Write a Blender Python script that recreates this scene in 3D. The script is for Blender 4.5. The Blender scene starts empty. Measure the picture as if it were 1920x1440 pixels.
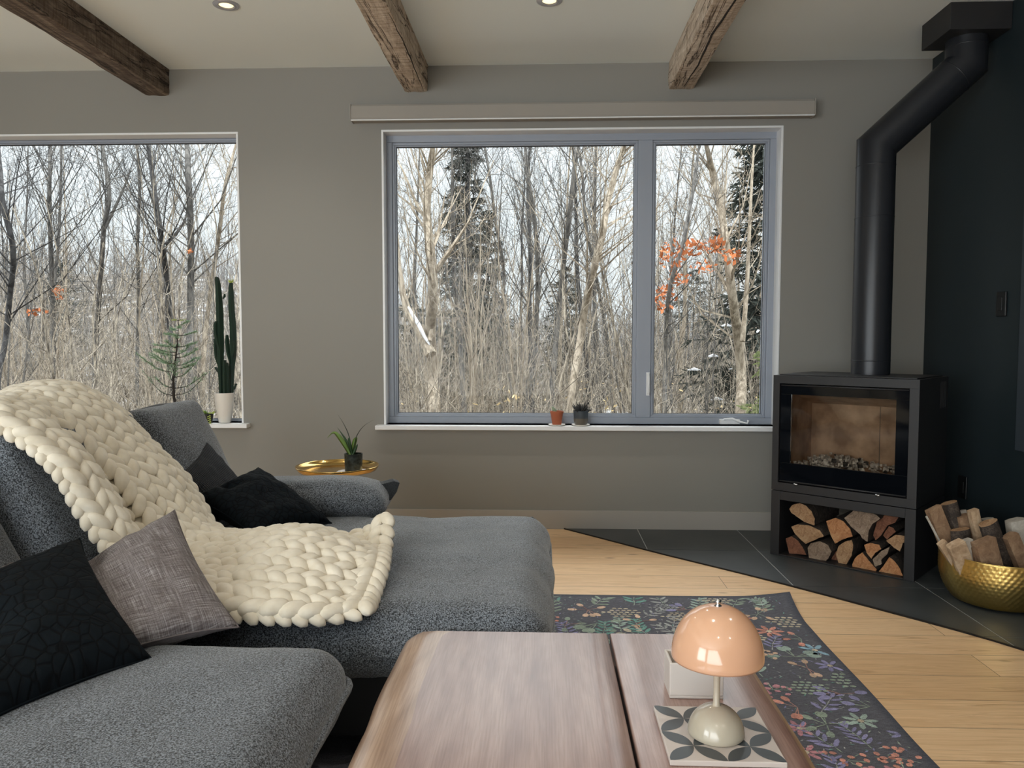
import bpy, math, random
import numpy as np
from mathutils import Vector, Matrix, noise
R = random.Random(7)
sc = bpy.context.scene

# ---------------------------------------------------------------- camera
EYE = Vector((0.0, 0.0, 1.14))
YAW, PITCH, FOC = math.radians(2.29), math.radians(3.315), 1450.0
fw = Vector((-math.sin(YAW) * math.cos(PITCH), math.cos(YAW) * math.cos(PITCH), -math.sin(PITCH)))
rt = Vector((math.cos(YAW), math.sin(YAW), 0))
up = rt.cross(fw)
cd = bpy.data.cameras.new('camera')
cam = bpy.data.objects.new('camera', cd)
sc.collection.objects.link(cam)
cam.matrix_world = Matrix(((rt.x, up.x, -fw.x, EYE.x), (rt.y, up.y, -fw.y, EYE.y), (rt.z, up.z, -fw.z, EYE.z), (0, 0, 0, 1)))
cd.sensor_width = 36
cd.lens = 36 * FOC / 1920
cd.clip_start = 0.05
cd.clip_end = 400
sc.camera = cam

# ---------------------------------------------------------------- world, exposure, big lights
sc.view_settings.view_transform = 'Standard'
sc.view_settings.look = 'None'
sc.view_settings.gamma = 1
sc.view_settings.use_curve_mapping = False
sc.view_settings.exposure = 0.12
sc.cycles.use_denoising = True
sc.cycles.max_bounces = 8
sc.cycles.diffuse_bounces = 5
sc.cycles.glossy_bounces = 4
sc.cycles.transparent_max_bounces = 12
sc.cycles.transmission_bounces = 6
sc.cycles.caustics_reflective = False
sc.cycles.caustics_refractive = False
sc.cycles.sample_clamp_indirect = 4
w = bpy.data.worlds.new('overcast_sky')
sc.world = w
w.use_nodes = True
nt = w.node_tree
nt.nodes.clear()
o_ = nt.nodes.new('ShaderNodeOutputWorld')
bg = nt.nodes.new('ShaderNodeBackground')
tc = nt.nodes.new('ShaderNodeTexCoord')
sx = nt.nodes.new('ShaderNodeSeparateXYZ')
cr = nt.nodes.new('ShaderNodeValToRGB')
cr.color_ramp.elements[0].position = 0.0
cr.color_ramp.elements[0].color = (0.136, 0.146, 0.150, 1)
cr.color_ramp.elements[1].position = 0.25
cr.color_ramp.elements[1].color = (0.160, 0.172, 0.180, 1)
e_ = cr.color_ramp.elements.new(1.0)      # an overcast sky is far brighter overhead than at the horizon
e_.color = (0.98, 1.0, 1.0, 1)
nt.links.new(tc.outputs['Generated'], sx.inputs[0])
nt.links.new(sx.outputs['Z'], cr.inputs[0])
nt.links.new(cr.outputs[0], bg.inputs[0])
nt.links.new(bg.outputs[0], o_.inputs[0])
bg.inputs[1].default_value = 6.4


def area_light(name, loc, target, sxx, syy, power, col):
    l = bpy.data.lights.new(name, 'AREA')
    l.shape = 'RECTANGLE'
    l.size = sxx
    l.size_y = syy
    l.energy = power
    l.color = col
    ob = bpy.data.objects.new(name, l)
    sc.collection.objects.link(ob)
    ob.location = loc
    ob.rotation_euler = (Vector(target) - Vector(loc)).to_track_quat('-Z', 'Y').to_euler()
    return ob


# added area lights, unseen behind the camera: daylight-coloured fill for the room
area_light('rear_daylight_fill', (-0.6, -3.5, 1.35), (1.2, 3, 2.2), 4.6, 2.3, 215, (0.93, 0.98, 1.0))
area_light('side_daylight_fill', (-4.5, -1.5, 1.4), (2.0, 3.6, 1.6), 3.4, 2.1, 190, (0.92, 0.98, 1.0))

# ---------------------------------------------------------------- helpers
D = 4.612       # distance of the window wall
WR = 2.222      # right wall
CEIL = 2.74


def ray(px, py):
    return rt * ((px - 960) / FOC) + up * ((720 - py) / FOC) + fw


def on_y(px, py, y):
    d = ray(px, py)
    return EYE + d * (y / d.y)


def on_z(px, py, z):
    d = ray(px, py)
    return EYE + d * ((z - EYE.z) / d.z)


MW = {}


def tag(o, label=None, cat=None, group=None, kind=None):
    if label: o['label'] = label
    if cat: o['category'] = cat
    if group: o['group'] = group
    if kind: o['kind'] = kind
    return o


def empty(name, loc, label, cat, group=None, rz=0.0):
    o = bpy.data.objects.new(name, None)
    o.empty_display_size = 0.1
    sc.collection.objects.link(o)
    o.location = loc
    o.rotation_euler = (0, 0, rz)
    MW[o.name] = Matrix.Translation(Vector(loc)) @ Matrix.Rotation(rz, 4, 'Z')
    return tag(o, label, cat, group)


class MB:
    """collects geometry in world coordinates, build() links it as one mesh object"""
    def __init__(s):
        s.v = []; s.f = []; s.m = []; s.uv = {}; s.col = []

    def add(s, vs, fs, mi=0, cols=None):
        b = len(s.v)
        s.v.extend([tuple(p) for p in vs])
        s.f.extend([tuple(i + b for i in f) for f in fs])
        s.m.extend([mi] * len(fs))
        if cols is not None:
            if callable(cols) or not isinstance(cols[0], (tuple, list)):
                s.col.extend([tuple(cols)] * len(vs))
            else:
                s.col.extend(cols)
        elif s.col:
            s.col.extend([(1, 1, 1)] * len(vs))
        return b

    def box(s, x0, x1, y0, y1, z0, z1, mi=0, M=None):
        vs = [Vector((x, y, z)) for z in (z0, z1) for y in (y0, y1) for x in (x0, x1)]
        if M is not None: vs = [M @ p for p in vs]
        s.add(vs, [(0, 2, 3, 1), (4, 5, 7, 6), (0, 1, 5, 4), (2, 6, 7, 3), (0, 4, 6, 2), (1, 3, 7, 5)], mi)

    def tube(s, pts, rad, n=8, mi=0, cap=True, flat=1.0, cols=None):
        pts = [Vector(p) for p in pts]
        k = len(pts)
        if not isinstance(rad, (list, tuple)): rad = [rad] * k
        vs = []
        t0 = (pts[1] - pts[0]).normalized()
        ref = Vector((0, 0, 1)) if abs(t0.z) < 0.8 else Vector((1, 0, 0))
        for i in range(k):
            t = (pts[min(i + 1, k - 1)] - pts[max(i - 1, 0)])
            if t.length < 1e-9: t = t0
            t = t.normalized()
            a = t.cross(ref)
            if a.length < 1e-4: a = t.cross(Vector((0.3, 1, 0.2)))
            a.normalize()
            b = a.cross(t)
            ref = b
            for j in range(n):
                an = 2 * math.pi * j / n
                vs.append(pts[i] + a * (math.cos(an) * rad[i]) + b * (math.sin(an) * rad[i] * flat))
        fs = []
        for i in range(k - 1):
            for j in range(n):
                j2 = (j + 1) % n
                fs.append((i * n + j, i * n + j2, (i + 1) * n + j2, (i + 1) * n + j))
        if cap:
            fs.append(tuple(range(n - 1, -1, -1)))
            fs.append(tuple((k - 1) * n + j for j in range(n)))
        s.add(vs, fs, mi, cols)

    def lathe(s, prof, c, n=32, mi=0, ax=None, fn=None):
        vs = []
        for (r, z) in prof:
            for j in range(n):
                a = 2 * math.pi * j / n
                rr = r if fn is None else fn(r, z, a)
                vs.append((c[0] + rr * math.cos(a), c[1] + rr * math.sin(a), c[2] + z))
        fs = []
        for i in range(len(prof) - 1):
            for j in range(n):
                j2 = (j + 1) % n
                fs.append((i * n + j, i * n + j2, (i + 1) * n + j2, (i + 1) * n + j))
        if prof[0][0] > 0.001: fs.append(tuple(range(n - 1, -1, -1)))
        if prof[-1][0] > 0.001: fs.append(tuple((len(prof) - 1) * n + j for j in range(n)))
        s.add(vs, fs, mi)

    def prism(s, poly, off, mi=0, mi_side=None):
        """poly: list of Vector, extruded by Vector off"""
        n = len(poly)
        off = Vector(off)
        vs = [Vector(p) for p in poly] + [Vector(p) + off for p in poly]
        b = s.add(vs, [tuple(range(n - 1, -1, -1)), tuple(range(n, 2 * n))], mi)
        fs = [(i, (i + 1) % n, (i + 1) % n + n, i + n) for i in range(n)]
        s.f.extend([tuple(i + b for i in f) for f in fs])
        s.m.extend([mi if mi_side is None else mi_side] * n)

    def build(s, name, mats, parent=None, smooth=False, bevel=0.0, auto=None, origin=None):
        me = bpy.data.meshes.new(name)
        Mi = None
        M0 = None
        if parent is not None:
            M0 = MW[parent.name]
            Mi = M0.inverted()
        elif origin is not None:
            M0 = Matrix.Translation(Vector(origin))
            Mi = M0.inverted()
        v = np.array(s.v, dtype=float)
        if Mi is not None:
            A = np.array(Mi)
            v = v @ A[:3, :3].T + A[:3, 3]
        me.from_pydata(v.tolist(), [], s.f)
        if not isinstance(mats, (list, tuple)): mats = [mats]
        for m in mats: me.materials.append(m)
        if len(mats) > 1: me.polygons.foreach_set('material_index', s.m)
        if smooth: me.polygons.foreach_set('use_smooth', [True] * len(me.polygons))
        if s.col:
            ca = me.color_attributes.new('Col', 'FLOAT_COLOR', 'POINT')
            arr = np.ones((len(s.v), 4)); arr[:, :3] = np.array(s.col)
            ca.data.foreach_set('color', arr.ravel())
        if s.uv:
            ul = me.uv_layers.new(name='UVMap')
            li = np.zeros(len(me.loops), dtype=np.int32)
            me.loops.foreach_get('vertex_index', li)
            U = np.zeros((len(s.v), 2))
            for k_, q in s.uv.items(): U[k_] = q
            ul.data.foreach_set('uv', U[li].ravel())
        me.update()
        o = bpy.data.objects.new(name, me)
        sc.collection.objects.link(o)
        if parent is not None:
            o.parent = parent
            MW[o.name] = M0
        else:
            if origin is not None: o.location = origin
            MW[o.name] = M0 if M0 is not None else Matrix.Identity(4)
        if bevel > 0:
            b = o.modifiers.new('bevel', 'BEVEL')
            b.width = bevel; b.segments = 2; b.limit_method = 'ANGLE'; b.angle_limit = math.radians(40)
        if auto is not None:
            me.polygons.foreach_set('use_smooth', [True] * len(me.polygons))
            me.set_sharp_from_angle(angle=math.radians(auto))
        return o


# ---------------------------------------------------------------- materials
def base(name, col=(0.5, 0.5, 0.5), rough=0.5, metal=0.0, **kw):
    m = bpy.data.materials.new(name)
    m.use_nodes = True
    p = m.node_tree.nodes['Principled BSDF']
    p.inputs['Base Color'].default_value = (*col, 1)
    p.inputs['Roughness'].default_value = rough
    p.inputs['Metallic'].default_value = metal
    for k, v in kw.items():
        p.inputs[k.replace('_', ' ')].default_value = v
    return m


def N(m, t, **kw):
    n = m.node_tree.nodes.new(t)
    for k, v in kw.items():
        if k in n.inputs: n.inputs[k].default_value = v
        else: setattr(n, k, v)
    return n


def L(m, a, b): m.node_tree.links.new(a, b)


def P(m): return m.node_tree.nodes['Principled BSDF']


def coords(m, kind='Object', scale=(1, 1, 1), rot=(0, 0, 0), loc=(0, 0, 0)):
    t = N(m, 'ShaderNodeTexCoord')
    mp = N(m, 'ShaderNodeMapping')
    mp.inputs['Scale'].default_value = scale
    mp.inputs['Rotation'].default_value = rot
    mp.inputs['Location'].default_value = loc
    L(m, t.outputs[kind], mp.inputs[0])
    return mp.outputs[0]


def noise_(m, vec, scale, detail=3, rough=0.5, dist=0.0):
    n = N(m, 'ShaderNodeTexNoise')
    n.inputs['Scale'].default_value = scale
    n.inputs['Detail'].default_value = detail
    n.inputs['Roughness'].default_value = rough
    n.inputs['Distortion'].default_value = dist
    L(m, vec, n.inputs['Vector'])
    return n.outputs['Fac']


def ramp(m, fac, stops, interp='LINEAR'):
    r = N(m, 'ShaderNodeValToRGB')
    r.color_ramp.interpolation = interp
    e = r.color_ramp.elements
    while len(e) < len(stops): e.new(0.5)
    for i, (p, c) in enumerate(stops):
        e[i].position = p
        e[i].color = (*c, 1) if len(c) == 3 else c
    L(m, fac, r.inputs[0])
    return r.outputs[0]


def mixc(m, fac, a, b, mode='MIX'):
    x = N(m, 'ShaderNodeMix', data_type='RGBA', blend_type=mode)
    for s_, v in ((x.inputs[0], fac), (x.inputs[6], a), (x.inputs[7], b)):
        if hasattr(v, 'is_linked') or hasattr(v, 'links'): L(m, v, s_)
        else: s_.default_value = v if not isinstance(v, tuple) else (*v, 1)
    return x.outputs[2]


def math_(m, op, a, b=None):
    x = N(m, 'ShaderNodeMath', operation=op)
    for s_, v in ((x.inputs[0], a), (x.inputs[1], b)):
        if v is None: continue
        if hasattr(v, 'links'): L(m, v, s_)
        else: s_.default_value = v
    return x.outputs[0]


def bump(m, h, strength=0.3, dist=0.01, prev=None):
    b = N(m, 'ShaderNodeBump')
    b.inputs['Strength'].default_value = strength
    b.inputs['Distance'].default_value = dist
    L(m, h, b.inputs['Height'])
    if prev is not None: L(m, prev, b.inputs['Normal'])
    L(m, b.outputs[0], P(m).inputs['Normal'])
    return b.outputs[0]


def setc(m, c): L(m, c, P(m).inputs['Base Color'])


# wall paint
m_wall = base('greige_wall_paint', (0.265, 0.258, 0.238), 0.85)
bump(m_wall, noise_(m_wall, coords(m_wall), 220, 2), 0.06, 0.002)
m_ceil = base('white_ceiling_paint', (0.87, 0.94, 0.95), 0.9)
bump(m_ceil, noise_(m_ceil, coords(m_ceil), 160, 2), 0.05, 0.002)
m_dark = base('dark_teal_wall_paint', (0.012, 0.021, 0.026), 0.55)
bump(m_dark, noise_(m_dark, coords(m_dark), 260, 2), 0.08, 0.002)
m_trim = base('white_trim_paint', (0.80, 0.82, 0.84), 0.4)
m_basebd = base('beige_baseboard_paint', (0.37, 0.35, 0.32), 0.5)
m_frame = base('window_frame_vinyl', (0.31, 0.345, 0.41), 0.35)
m_gasket = base('black_window_gasket', (0.02, 0.02, 0.022), 0.6)
m_valance = base('beige_valance_fabric', (0.33, 0.31, 0.28), 0.8)

# glass that lets light straight through and mirrors a little
def glass(name, tint, refl):
    m = bpy.data.materials.new(name)
    m.use_nodes = True
    t = m.node_tree
    t.nodes.clear()
    o = t.nodes.new('ShaderNodeOutputMaterial')
    mx = t.nodes.new('ShaderNodeMixShader')
    tr = t.nodes.new('ShaderNodeBsdfTransparent')
    tr.inputs[0].default_value = (*tint, 1)
    gl = t.nodes.new('ShaderNodeBsdfGlossy')
    gl.inputs['Roughness'].default_value = 0.01
    fr = t.nodes.new('ShaderNodeFresnel')
    fr.inputs[0].default_value = refl
    t.links.new(fr.outputs[0], mx.inputs[0])
    t.links.new(tr.outputs[0], mx.inputs[1])
    t.links.new(gl.outputs[0], mx.inputs[2])
    t.links.new(mx.outputs[0], o.inputs[0])
    return m


m_glass = glass('window_glass', (0.97, 0.98, 0.98), 1.12)
m_stoveglass = glass('stove_door_glass', (0.86, 0.84, 0.81), 1.5)

# oak floor: planks along X, 0.18 m wide
m_floor = base('oak_plank_floor', rough=0.38)
vec = coords(m_floor, loc=(0.35, -2.80 + 0.18 * 40, 0))
br = N(m_floor, 'ShaderNodeTexBrick')
br.offset = 0.37; br.offset_frequency = 2; br.squash = 1.0
for k, v in (('Scale', 1.0), ('Mortar Size', 0.0012), ('Mortar Smooth', 0.1), ('Bias', 0.0), ('Brick Width', 1.9), ('Row Height', 0.18)):
    br.inputs[k].default_value = v
br.inputs['Color1'].default_value = (0, 0, 0, 1)
br.inputs['Color2'].default_value = (1, 1, 1, 1)
br.inputs['Mortar'].default_value = (0.5, 0.5, 0.5, 1)
L(m_floor, vec, br.inputs['Vector'])
tone = ramp(m_floor, br.outputs['Color'], [(0, (0.68, 0.45, 0.25)), (0.35, (0.76, 0.51, 0.29)), (0.7, (0.86, 0.61, 0.37)), (1, (0.80, 0.54, 0.31))])
shift = N(m_floor, 'ShaderNodeVectorMath', operation='MULTIPLY_ADD')
L(m_floor, br.outputs['Color'], shift.inputs[0])
shift.inputs[1].default_value = (13, 7, 5)
L(m_floor, vec, shift.inputs[2])
mp2 = N(m_floor, 'ShaderNodeMapping')
mp2.inputs['Scale'].default_value = (1.0, 11, 1)
L(m_floor, shift.outputs[0], mp2.inputs[0])
g1 = noise_(m_floor, mp2.outputs[0], 2.2, 6, 0.62, 1.4)
grain = ramp(m_floor, g1, [(0.30, (0.66, 0.58, 0.50)), (0.46, (1, 1, 1)), (0.72, (0.84, 0.78, 0.70))])
mp3 = N(m_floor, 'ShaderNodeMapping')
mp3.inputs['Scale'].default_value = (5, 260, 1)
L(m_floor, shift.outputs[0], mp3.inputs[0])
fine = ramp(m_floor, noise_(m_floor, mp3.outputs[0], 1.0, 2), [(0.3, (0.86, 0.84, 0.80)), (0.6, (1, 1, 1))])
mp4 = N(m_floor, 'ShaderNodeMapping')
mp4.inputs['Scale'].default_value = (2.2, 7, 1)
L(m_floor, shift.outputs[0], mp4.inputs[0])
vk = N(m_floor, 'ShaderNodeTexVoronoi')
vk.inputs['Scale'].default_value = 1.0
L(m_floor, mp4.outputs[0], vk.inputs['Vector'])
knot = ramp(m_floor, vk.outputs['Distance'], [(0.03, (0.16, 0.10, 0.06)), (0.085, (1, 1, 1))])
c = mixc(m_floor, 1.0, tone, grain, 'MULTIPLY')
c = mixc(m_floor, 1.0, c, fine, 'MULTIPLY')
c = mixc(m_floor, 1.0, c, knot, 'MULTIPLY')
c = mixc(m_floor, br.outputs['Fac'], c, (0.10, 0.06, 0.035))
setc(m_floor, c)
bump(m_floor, math_(m_floor, 'SUBTRACT', g1, br.outputs['Fac']), 0.12, 0.003)

# slate tile
m_tile = base('dark_slate_tile', rough=0.42)
tv = coords(m_tile)
tcx = ramp(m_tile, noise_(m_tile, tv, 3.0, 6, 0.6), [(0.3, (0.034, 0.040, 0.043)), (0.6, (0.055, 0.062, 0.065)), (0.8, (0.080, 0.088, 0.090))])
setc(m_tile, tcx)
bump(m_tile, noise_(m_tile, tv, 30, 6), 0.15, 0.003)
m_grout = base('pale_grey_grout', (0.42, 0.43, 0.42), 0.9)
m_blackmetal = base('black_metal_edge', (0.010, 0.010, 0.011), 0.45, 0.3)

# reclaimed beam wood
def beam_mat(name, dark, mid, light):
    m = base(name, rough=0.85)
    v1 = coords(m, scale=(9, 1.3, 9))
    a = noise_(m, v1, 3.0, 8, 0.65, 0.8)
    c1 = ramp(m, a, [(0.28, dark), (0.48, mid), (0.68, light)])
    v2 = coords(m, scale=(2.4, 38, 2.4))
    b = noise_(m, v2, 2.2, 3, 0.6, 0.5)
    c2 = ramp(m, b, [(0.38, (0.68, 0.62, 0.55)), (0.55, (1, 1, 1))])
    v3 = coords(m, scale=(5, 0.35, 5))
    cr_ = noise_(m, v3, 2.0, 5, 0.6, 0.6)
    ck = ramp(m, math_(m, 'ABSOLUTE', math_(m, 'SUBTRACT', cr_, 0.5)), [(0.003, (0.12, 0.09, 0.07)), (0.014, (1, 1, 1))])
    setc(m, mixc(m, 1.0, mixc(m, 1.0, c1, c2, 'MULTIPLY'), ck, 'MULTIPLY'))
    h = math_(m, 'ADD', math_(m, 'MULTIPLY', a, 0.9), math_(m, 'MULTIPLY', b, 0.6))
    bump(m, h, 0.9, 0.012)
    return m


m_beam_dark = beam_mat('weathered_brown_beam', (0.045, 0.030, 0.022), (0.13, 0.095, 0.07), (0.30, 0.24, 0.19))
m_beam_pale = beam_mat('weathered_pale_beam', (0.30, 0.23, 0.17), (0.62, 0.52, 0.42), (0.84, 0.75, 0.64))
m_check = base('dark_crack_wood', (0.02, 0.014, 0.01), 0.95)

# walnut table
def walnut(name, a0, a1, a2):
    m = base(name, rough=0.32, Coat_Weight=0.8, Coat_Roughness=0.22, Coat_IOR=1.6)
    v1 = coords(m, scale=(3.2, 0.9, 3.2))
    wv = noise_(m, v1, 1.7, 5, 0.55, 1.2)
    wave = N(m, 'ShaderNodeTexWave', wave_type='BANDS', bands_direction='X')
    wave.inputs['Scale'].default_value = 5.5
    wave.inputs['Distortion'].default_value = 9
    wave.inputs['Detail'].default_value = 3
    wave.inputs['Detail Scale'].default_value = 1.4
    L(m, coords(m, scale=(1.0, 0.28, 1.0)), wave.inputs['Vector'])
    s_ = math_(m, 'ADD', math_(m, 'MULTIPLY', wv, 0.86), math_(m, 'MULTIPLY', wave.outputs['Fac'], 0.14))
    c1 = ramp(m, s_, [(0.25, a0), (0.5, a1), (0.75, a2)])
    fn = ramp(m, noise_(m, coords(m, scale=(300, 9, 300)), 1.0, 3), [(0.35, (0.78, 0.74, 0.72)), (0.6, (1, 1, 1))])
    setc(m, mixc(m, 1.0, c1, fn, 'MULTIPLY'))
    bump(m, noise_(m, coords(m, scale=(260, 7, 260)), 1.0, 2), 0.06, 0.001)
    return m


m_walnut = walnut('walnut_heartwood', (0.22, 0.12, 0.098), (0.34, 0.215, 0.18), (0.46, 0.32, 0.275))
m_sap = walnut('walnut_sapwood_edge', (0.30, 0.18, 0.115), (0.46, 0.31, 0.22), (0.62, 0.45, 0.34))

# sofa fabric
def heather(name, dark, light, sc_=420, strength=0.5, coord='Object'):
    m = base(name, rough=0.95, Sheen_Weight=0.35, Sheen_Roughness=0.45)
    v = coords(m, coord)
    a = noise_(m, v, sc_, 3, 0.7)
    big = noise_(m, v, sc_ / 60, 3)
    f = math_(m, 'ADD', math_(m, 'MULTIPLY', a, 0.92), math_(m, 'MULTIPLY', big, 0.08))
    setc(m, ramp(m, f, [(0.43, dark), (0.60, light)]))
    w1 = N(m, 'ShaderNodeTexVoronoi')
    w1.inputs['Scale'].default_value = sc_ * 0.75
    L(m, v, w1.inputs['Vector'])
    bump(m, w1.outputs['Distance'], strength, 0.002)
    return m


m_sofa = heather('charcoal_heather_upholstery', (0.005, 0.007, 0.010), (0.235, 0.262, 0.30), 300)
m_sofa_seam = heather('charcoal_seam_fabric', (0.010, 0.012, 0.015), (0.04, 0.045, 0.05))
m_sofa_base = base('black_sofa_base_fabric', (0.006, 0.006, 0.007), 0.95)

m_quilt = base('black_quilted_fabric', (0.006, 0.009, 0.012), 0.9, Specular_IOR_Level=0.15)
qv = coords(m_quilt, 'UV')
vq = N(m_quilt, 'ShaderNodeTexVoronoi', feature='DISTANCE_TO_EDGE')
vq.inputs['Scale'].default_value = 34
L(m_quilt, qv, vq.inputs['Vector'])
q1 = ramp(m_quilt, vq.outputs['Distance'], [(0.0, (0, 0, 0)), (0.10, (0.7, 0.7, 0.7)), (0.3, (1, 1, 1))])
bump(m_quilt, q1, 0.55, 0.0035)
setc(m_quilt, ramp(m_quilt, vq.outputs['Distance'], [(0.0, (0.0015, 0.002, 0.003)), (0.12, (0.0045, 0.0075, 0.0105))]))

m_waffle = base('navy_waffle_fabric', (0.014, 0.017, 0.024), 0.9)
wv1 = N(m_waffle, 'ShaderNodeTexWave', bands_direction='X'); wv1.inputs['Scale'].default_value = 30
wv2 = N(m_waffle, 'ShaderNodeTexWave', bands_direction='Y'); wv2.inputs['Scale'].default_value = 30
wuv = coords(m_waffle, 'UV')
L(m_waffle, wuv, wv1.inputs[0]); L(m_waffle, wuv, wv2.inputs[0])
hh = math_(m_waffle, 'MULTIPLY', wv1.outputs['Fac'], wv2.outputs['Fac'])
bump(m_waffle, hh, 1.0, 0.004)
setc(m_waffle, ramp(m_waffle, hh, [(0.1, (0.004, 0.005, 0.007)), (0.7, (0.050, 0.056, 0.074))]))

m_tweed = base('grey_tweed_fabric', rough=0.9)
ta = noise_(m_tweed, coords(m_tweed, 'UV', (520, 12, 1)), 1.0, 3, 0.7)
tb = noise_(m_tweed, coords(m_tweed, 'UV', (12, 520, 1)), 1.0, 3, 0.7)
tcl = ramp(m_tweed, math_(m_tweed, 'MULTIPLY', math_(m_tweed, 'ADD', ta, tb), 0.5), [(0.36, (0.055, 0.040, 0.040)), (0.5, (0.175, 0.150, 0.150)), (0.62, (0.42, 0.40, 0.40))])
setc(m_tweed, tcl)
bump(m_tweed, math_(m_tweed, 'ADD', ta, tb), 0.5, 0.002)

# chunky wool
m_wool = base('cream_wool_yarn', (0.72, 0.62, 0.48), 0.9, Sheen_Weight=0.25, Sheen_Roughness=0.4)
m_wool.node_tree.nodes['Principled BSDF'].inputs['Subsurface Weight'].default_value = 0.0
wn = noise_(m_wool, coords(m_wool), 180, 4, 0.6)
setc(m_wool, ramp(m_wool, noise_(m_wool, coords(m_wool), 26, 2), [(0.3, (0.68, 0.61, 0.49)), (0.7, (0.80, 0.74, 0.63))]))
bump(m_wool, wn, 0.25, 0.002)

# vertex colour rug
m_rug = base('dark_floral_rug_pile', rough=0.95)
va = N(m_rug, 'ShaderNodeVertexColor'); va.layer_name = 'Col'
rn = noise_(m_rug, coords(m_rug), 480, 2, 0.8)
rn2 = noise_(m_rug, coords(m_rug, scale=(1, 4, 1)), 60, 3, 0.7)
rr_ = ramp(m_rug, math_(m_rug, 'ADD', math_(m_rug, 'MULTIPLY', rn, 0.6), math_(m_rug, 'MULTIPLY', rn2, 0.4)), [(0.36, (0.35, 0.35, 0.38)), (0.62, (1.35, 1.35, 1.35))])
setc(m_rug, mixc(m_rug, 1.0, va.outputs[0], rr_, 'MULTIPLY'))
bump(m_rug, rn, 0.5, 0.003)

m_stove = base('matt_black_stove_steel', (0.016, 0.016, 0.018), 0.5, 0.0)
bump(m_stove, noise_(m_stove, coords(m_stove), 500, 2), 0.05, 0.001)
m_pipe = base('satin_black_flue_steel', (0.018, 0.020, 0.025), 0.36, 0.2)
m_enamel = base('black_glass_border', (0.003, 0.004, 0.006), 0.06)
m_chrome = base('polished_steel', (0.65, 0.65, 0.66), 0.15, 1.0)
m_firebrick = base('tan_firebrick', rough=0.9)
setc(m_firebrick, ramp(m_firebrick, noise_(m_firebrick, coords(m_firebrick), 9, 5), [(0.35, (0.30, 0.19, 0.12)), (0.65, (0.62, 0.43, 0.29))]))
m_soot = base('sooty_brick', (0.10, 0.085, 0.07), 0.95)
m_ash = base('grey_ash', rough=1.0)
setc(m_ash, ramp(m_ash, noise_(m_ash, coords(m_ash), 60, 3), [(0.4, (0.35, 0.31, 0.27)), (0.6, (0.80, 0.75, 0.68))]))
m_coal = base('charcoal_lumps', (0.05, 0.045, 0.04), 0.95)

def cutwood(name, a, b, c_, axis=(60, 60, 60)):
    m = base(name, rough=0.85)
    v = coords(m)
    n1 = noise_(m, v, 24, 6, 0.65, 1.5)
    n2 = noise_(m, coords(m, scale=axis), 3, 3, 0.6)
    f = math_(m, 'ADD', math_(m, 'MULTIPLY', n1, 0.6), math_(m, 'MULTIPLY', n2, 0.4))
    setc(m, ramp(m, f, [(0.32, a), (0.5, b), (0.68, c_)]))
    bump(m, f, 0.5, 0.004)
    return m


m_cut = [cutwood('cut_log_end_tan', (0.16, 0.08, 0.035), (0.36, 0.21, 0.11), (0.52, 0.36, 0.21)),
         cutwood('cut_log_end_orange', (0.20, 0.075, 0.03), (0.44, 0.20, 0.085), (0.58, 0.36, 0.19)),
         cutwood('cut_log_end_grey', (0.10, 0.065, 0.045), (0.24, 0.17, 0.12), (0.40, 0.31, 0.23)),
         cutwood('cut_log_end_red', (0.08, 0.028, 0.015), (0.19, 0.075, 0.04), (0.33, 0.15, 0.085))]
m_bark = cutwood('rough_brown_bark', (0.012, 0.009, 0.007), (0.045, 0.033, 0.026), (0.13, 0.10, 0.08))
m_split = [cutwood('split_wood_pale', (0.30, 0.19, 0.11), (0.50, 0.35, 0.22), (0.66, 0.52, 0.37), (8, 8, 1)),
           cutwood('split_wood_tan', (0.14, 0.075, 0.04), (0.28, 0.17, 0.10), (0.42, 0.28, 0.17), (8, 8, 1)),
           cutwood('split_wood_grey', (0.34, 0.30, 0.26), (0.50, 0.46, 0.40), (0.66, 0.62, 0.55), (8, 8, 1))]

m_brass = base('hammered_brass', (0.80, 0.58, 0.20), 0.30, 1.0)
m_brass_t = base('polished_brass_tray', (0.66, 0.44, 0.15), 0.16, 1.0)
m_opal = base('opal_peach_lamp_glass', (0.60, 0.36, 0.235), 0.14, Coat_Weight=0.5, Coat_Roughness=0.05)
m_lampcream = base('cream_lamp_enamel', (0.48, 0.43, 0.34), 0.18, Coat_Weight=0.4, Coat_Roughness=0.05)
m_white_cer = base('white_glazed_ceramic', (0.78, 0.75, 0.70), 0.3)
m_box_cer = base('matt_white_ceramic', (0.62, 0.57, 0.53), 0.4)
m_terra = base('terracotta_clay', (0.40, 0.115, 0.055), 0.8)
m_greypot = base('grey_glazed_stoneware', rough=0.3)
gp = coords(m_greypot)
sxp = N(m_greypot, 'ShaderNodeSeparateXYZ'); L(m_greypot, gp, sxp.inputs[0])
setc(m_greypot, ramp(m_greypot, sxp.outputs['Z'], [(0.040, (0.13, 0.115, 0.095)), (0.043, (0.055, 0.07, 0.085))]))
m_darkpot = base('dark_mottled_pot', rough=0.35)
setc(m_darkpot, ramp(m_darkpot, noise_(m_darkpot, coords(m_darkpot), 60, 5), [(0.4, (0.014, 0.018, 0.016)), (0.7, (0.07, 0.085, 0.075))]))
m_blackpot = base('matt_black_pot', (0.015, 0.015, 0.016), 0.6)
m_soil = base('dark_potting_soil', (0.02, 0.014, 0.01), 1.0)
m_leaf = base('bright_green_leaf', (0.16, 0.28, 0.05), 0.45)
m_leafdark = base('deep_green_leaf', (0.035, 0.085, 0.03), 0.45)
m_bladedark = base('dark_flower_stalk', (0.02, 0.03, 0.02), 0.6)
m_cactus = base('dark_green_cactus_skin', (0.012, 0.032, 0.020), 0.55)
m_spine = base('cactus_spines', (0.03, 0.028, 0.02), 0.7)
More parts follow.
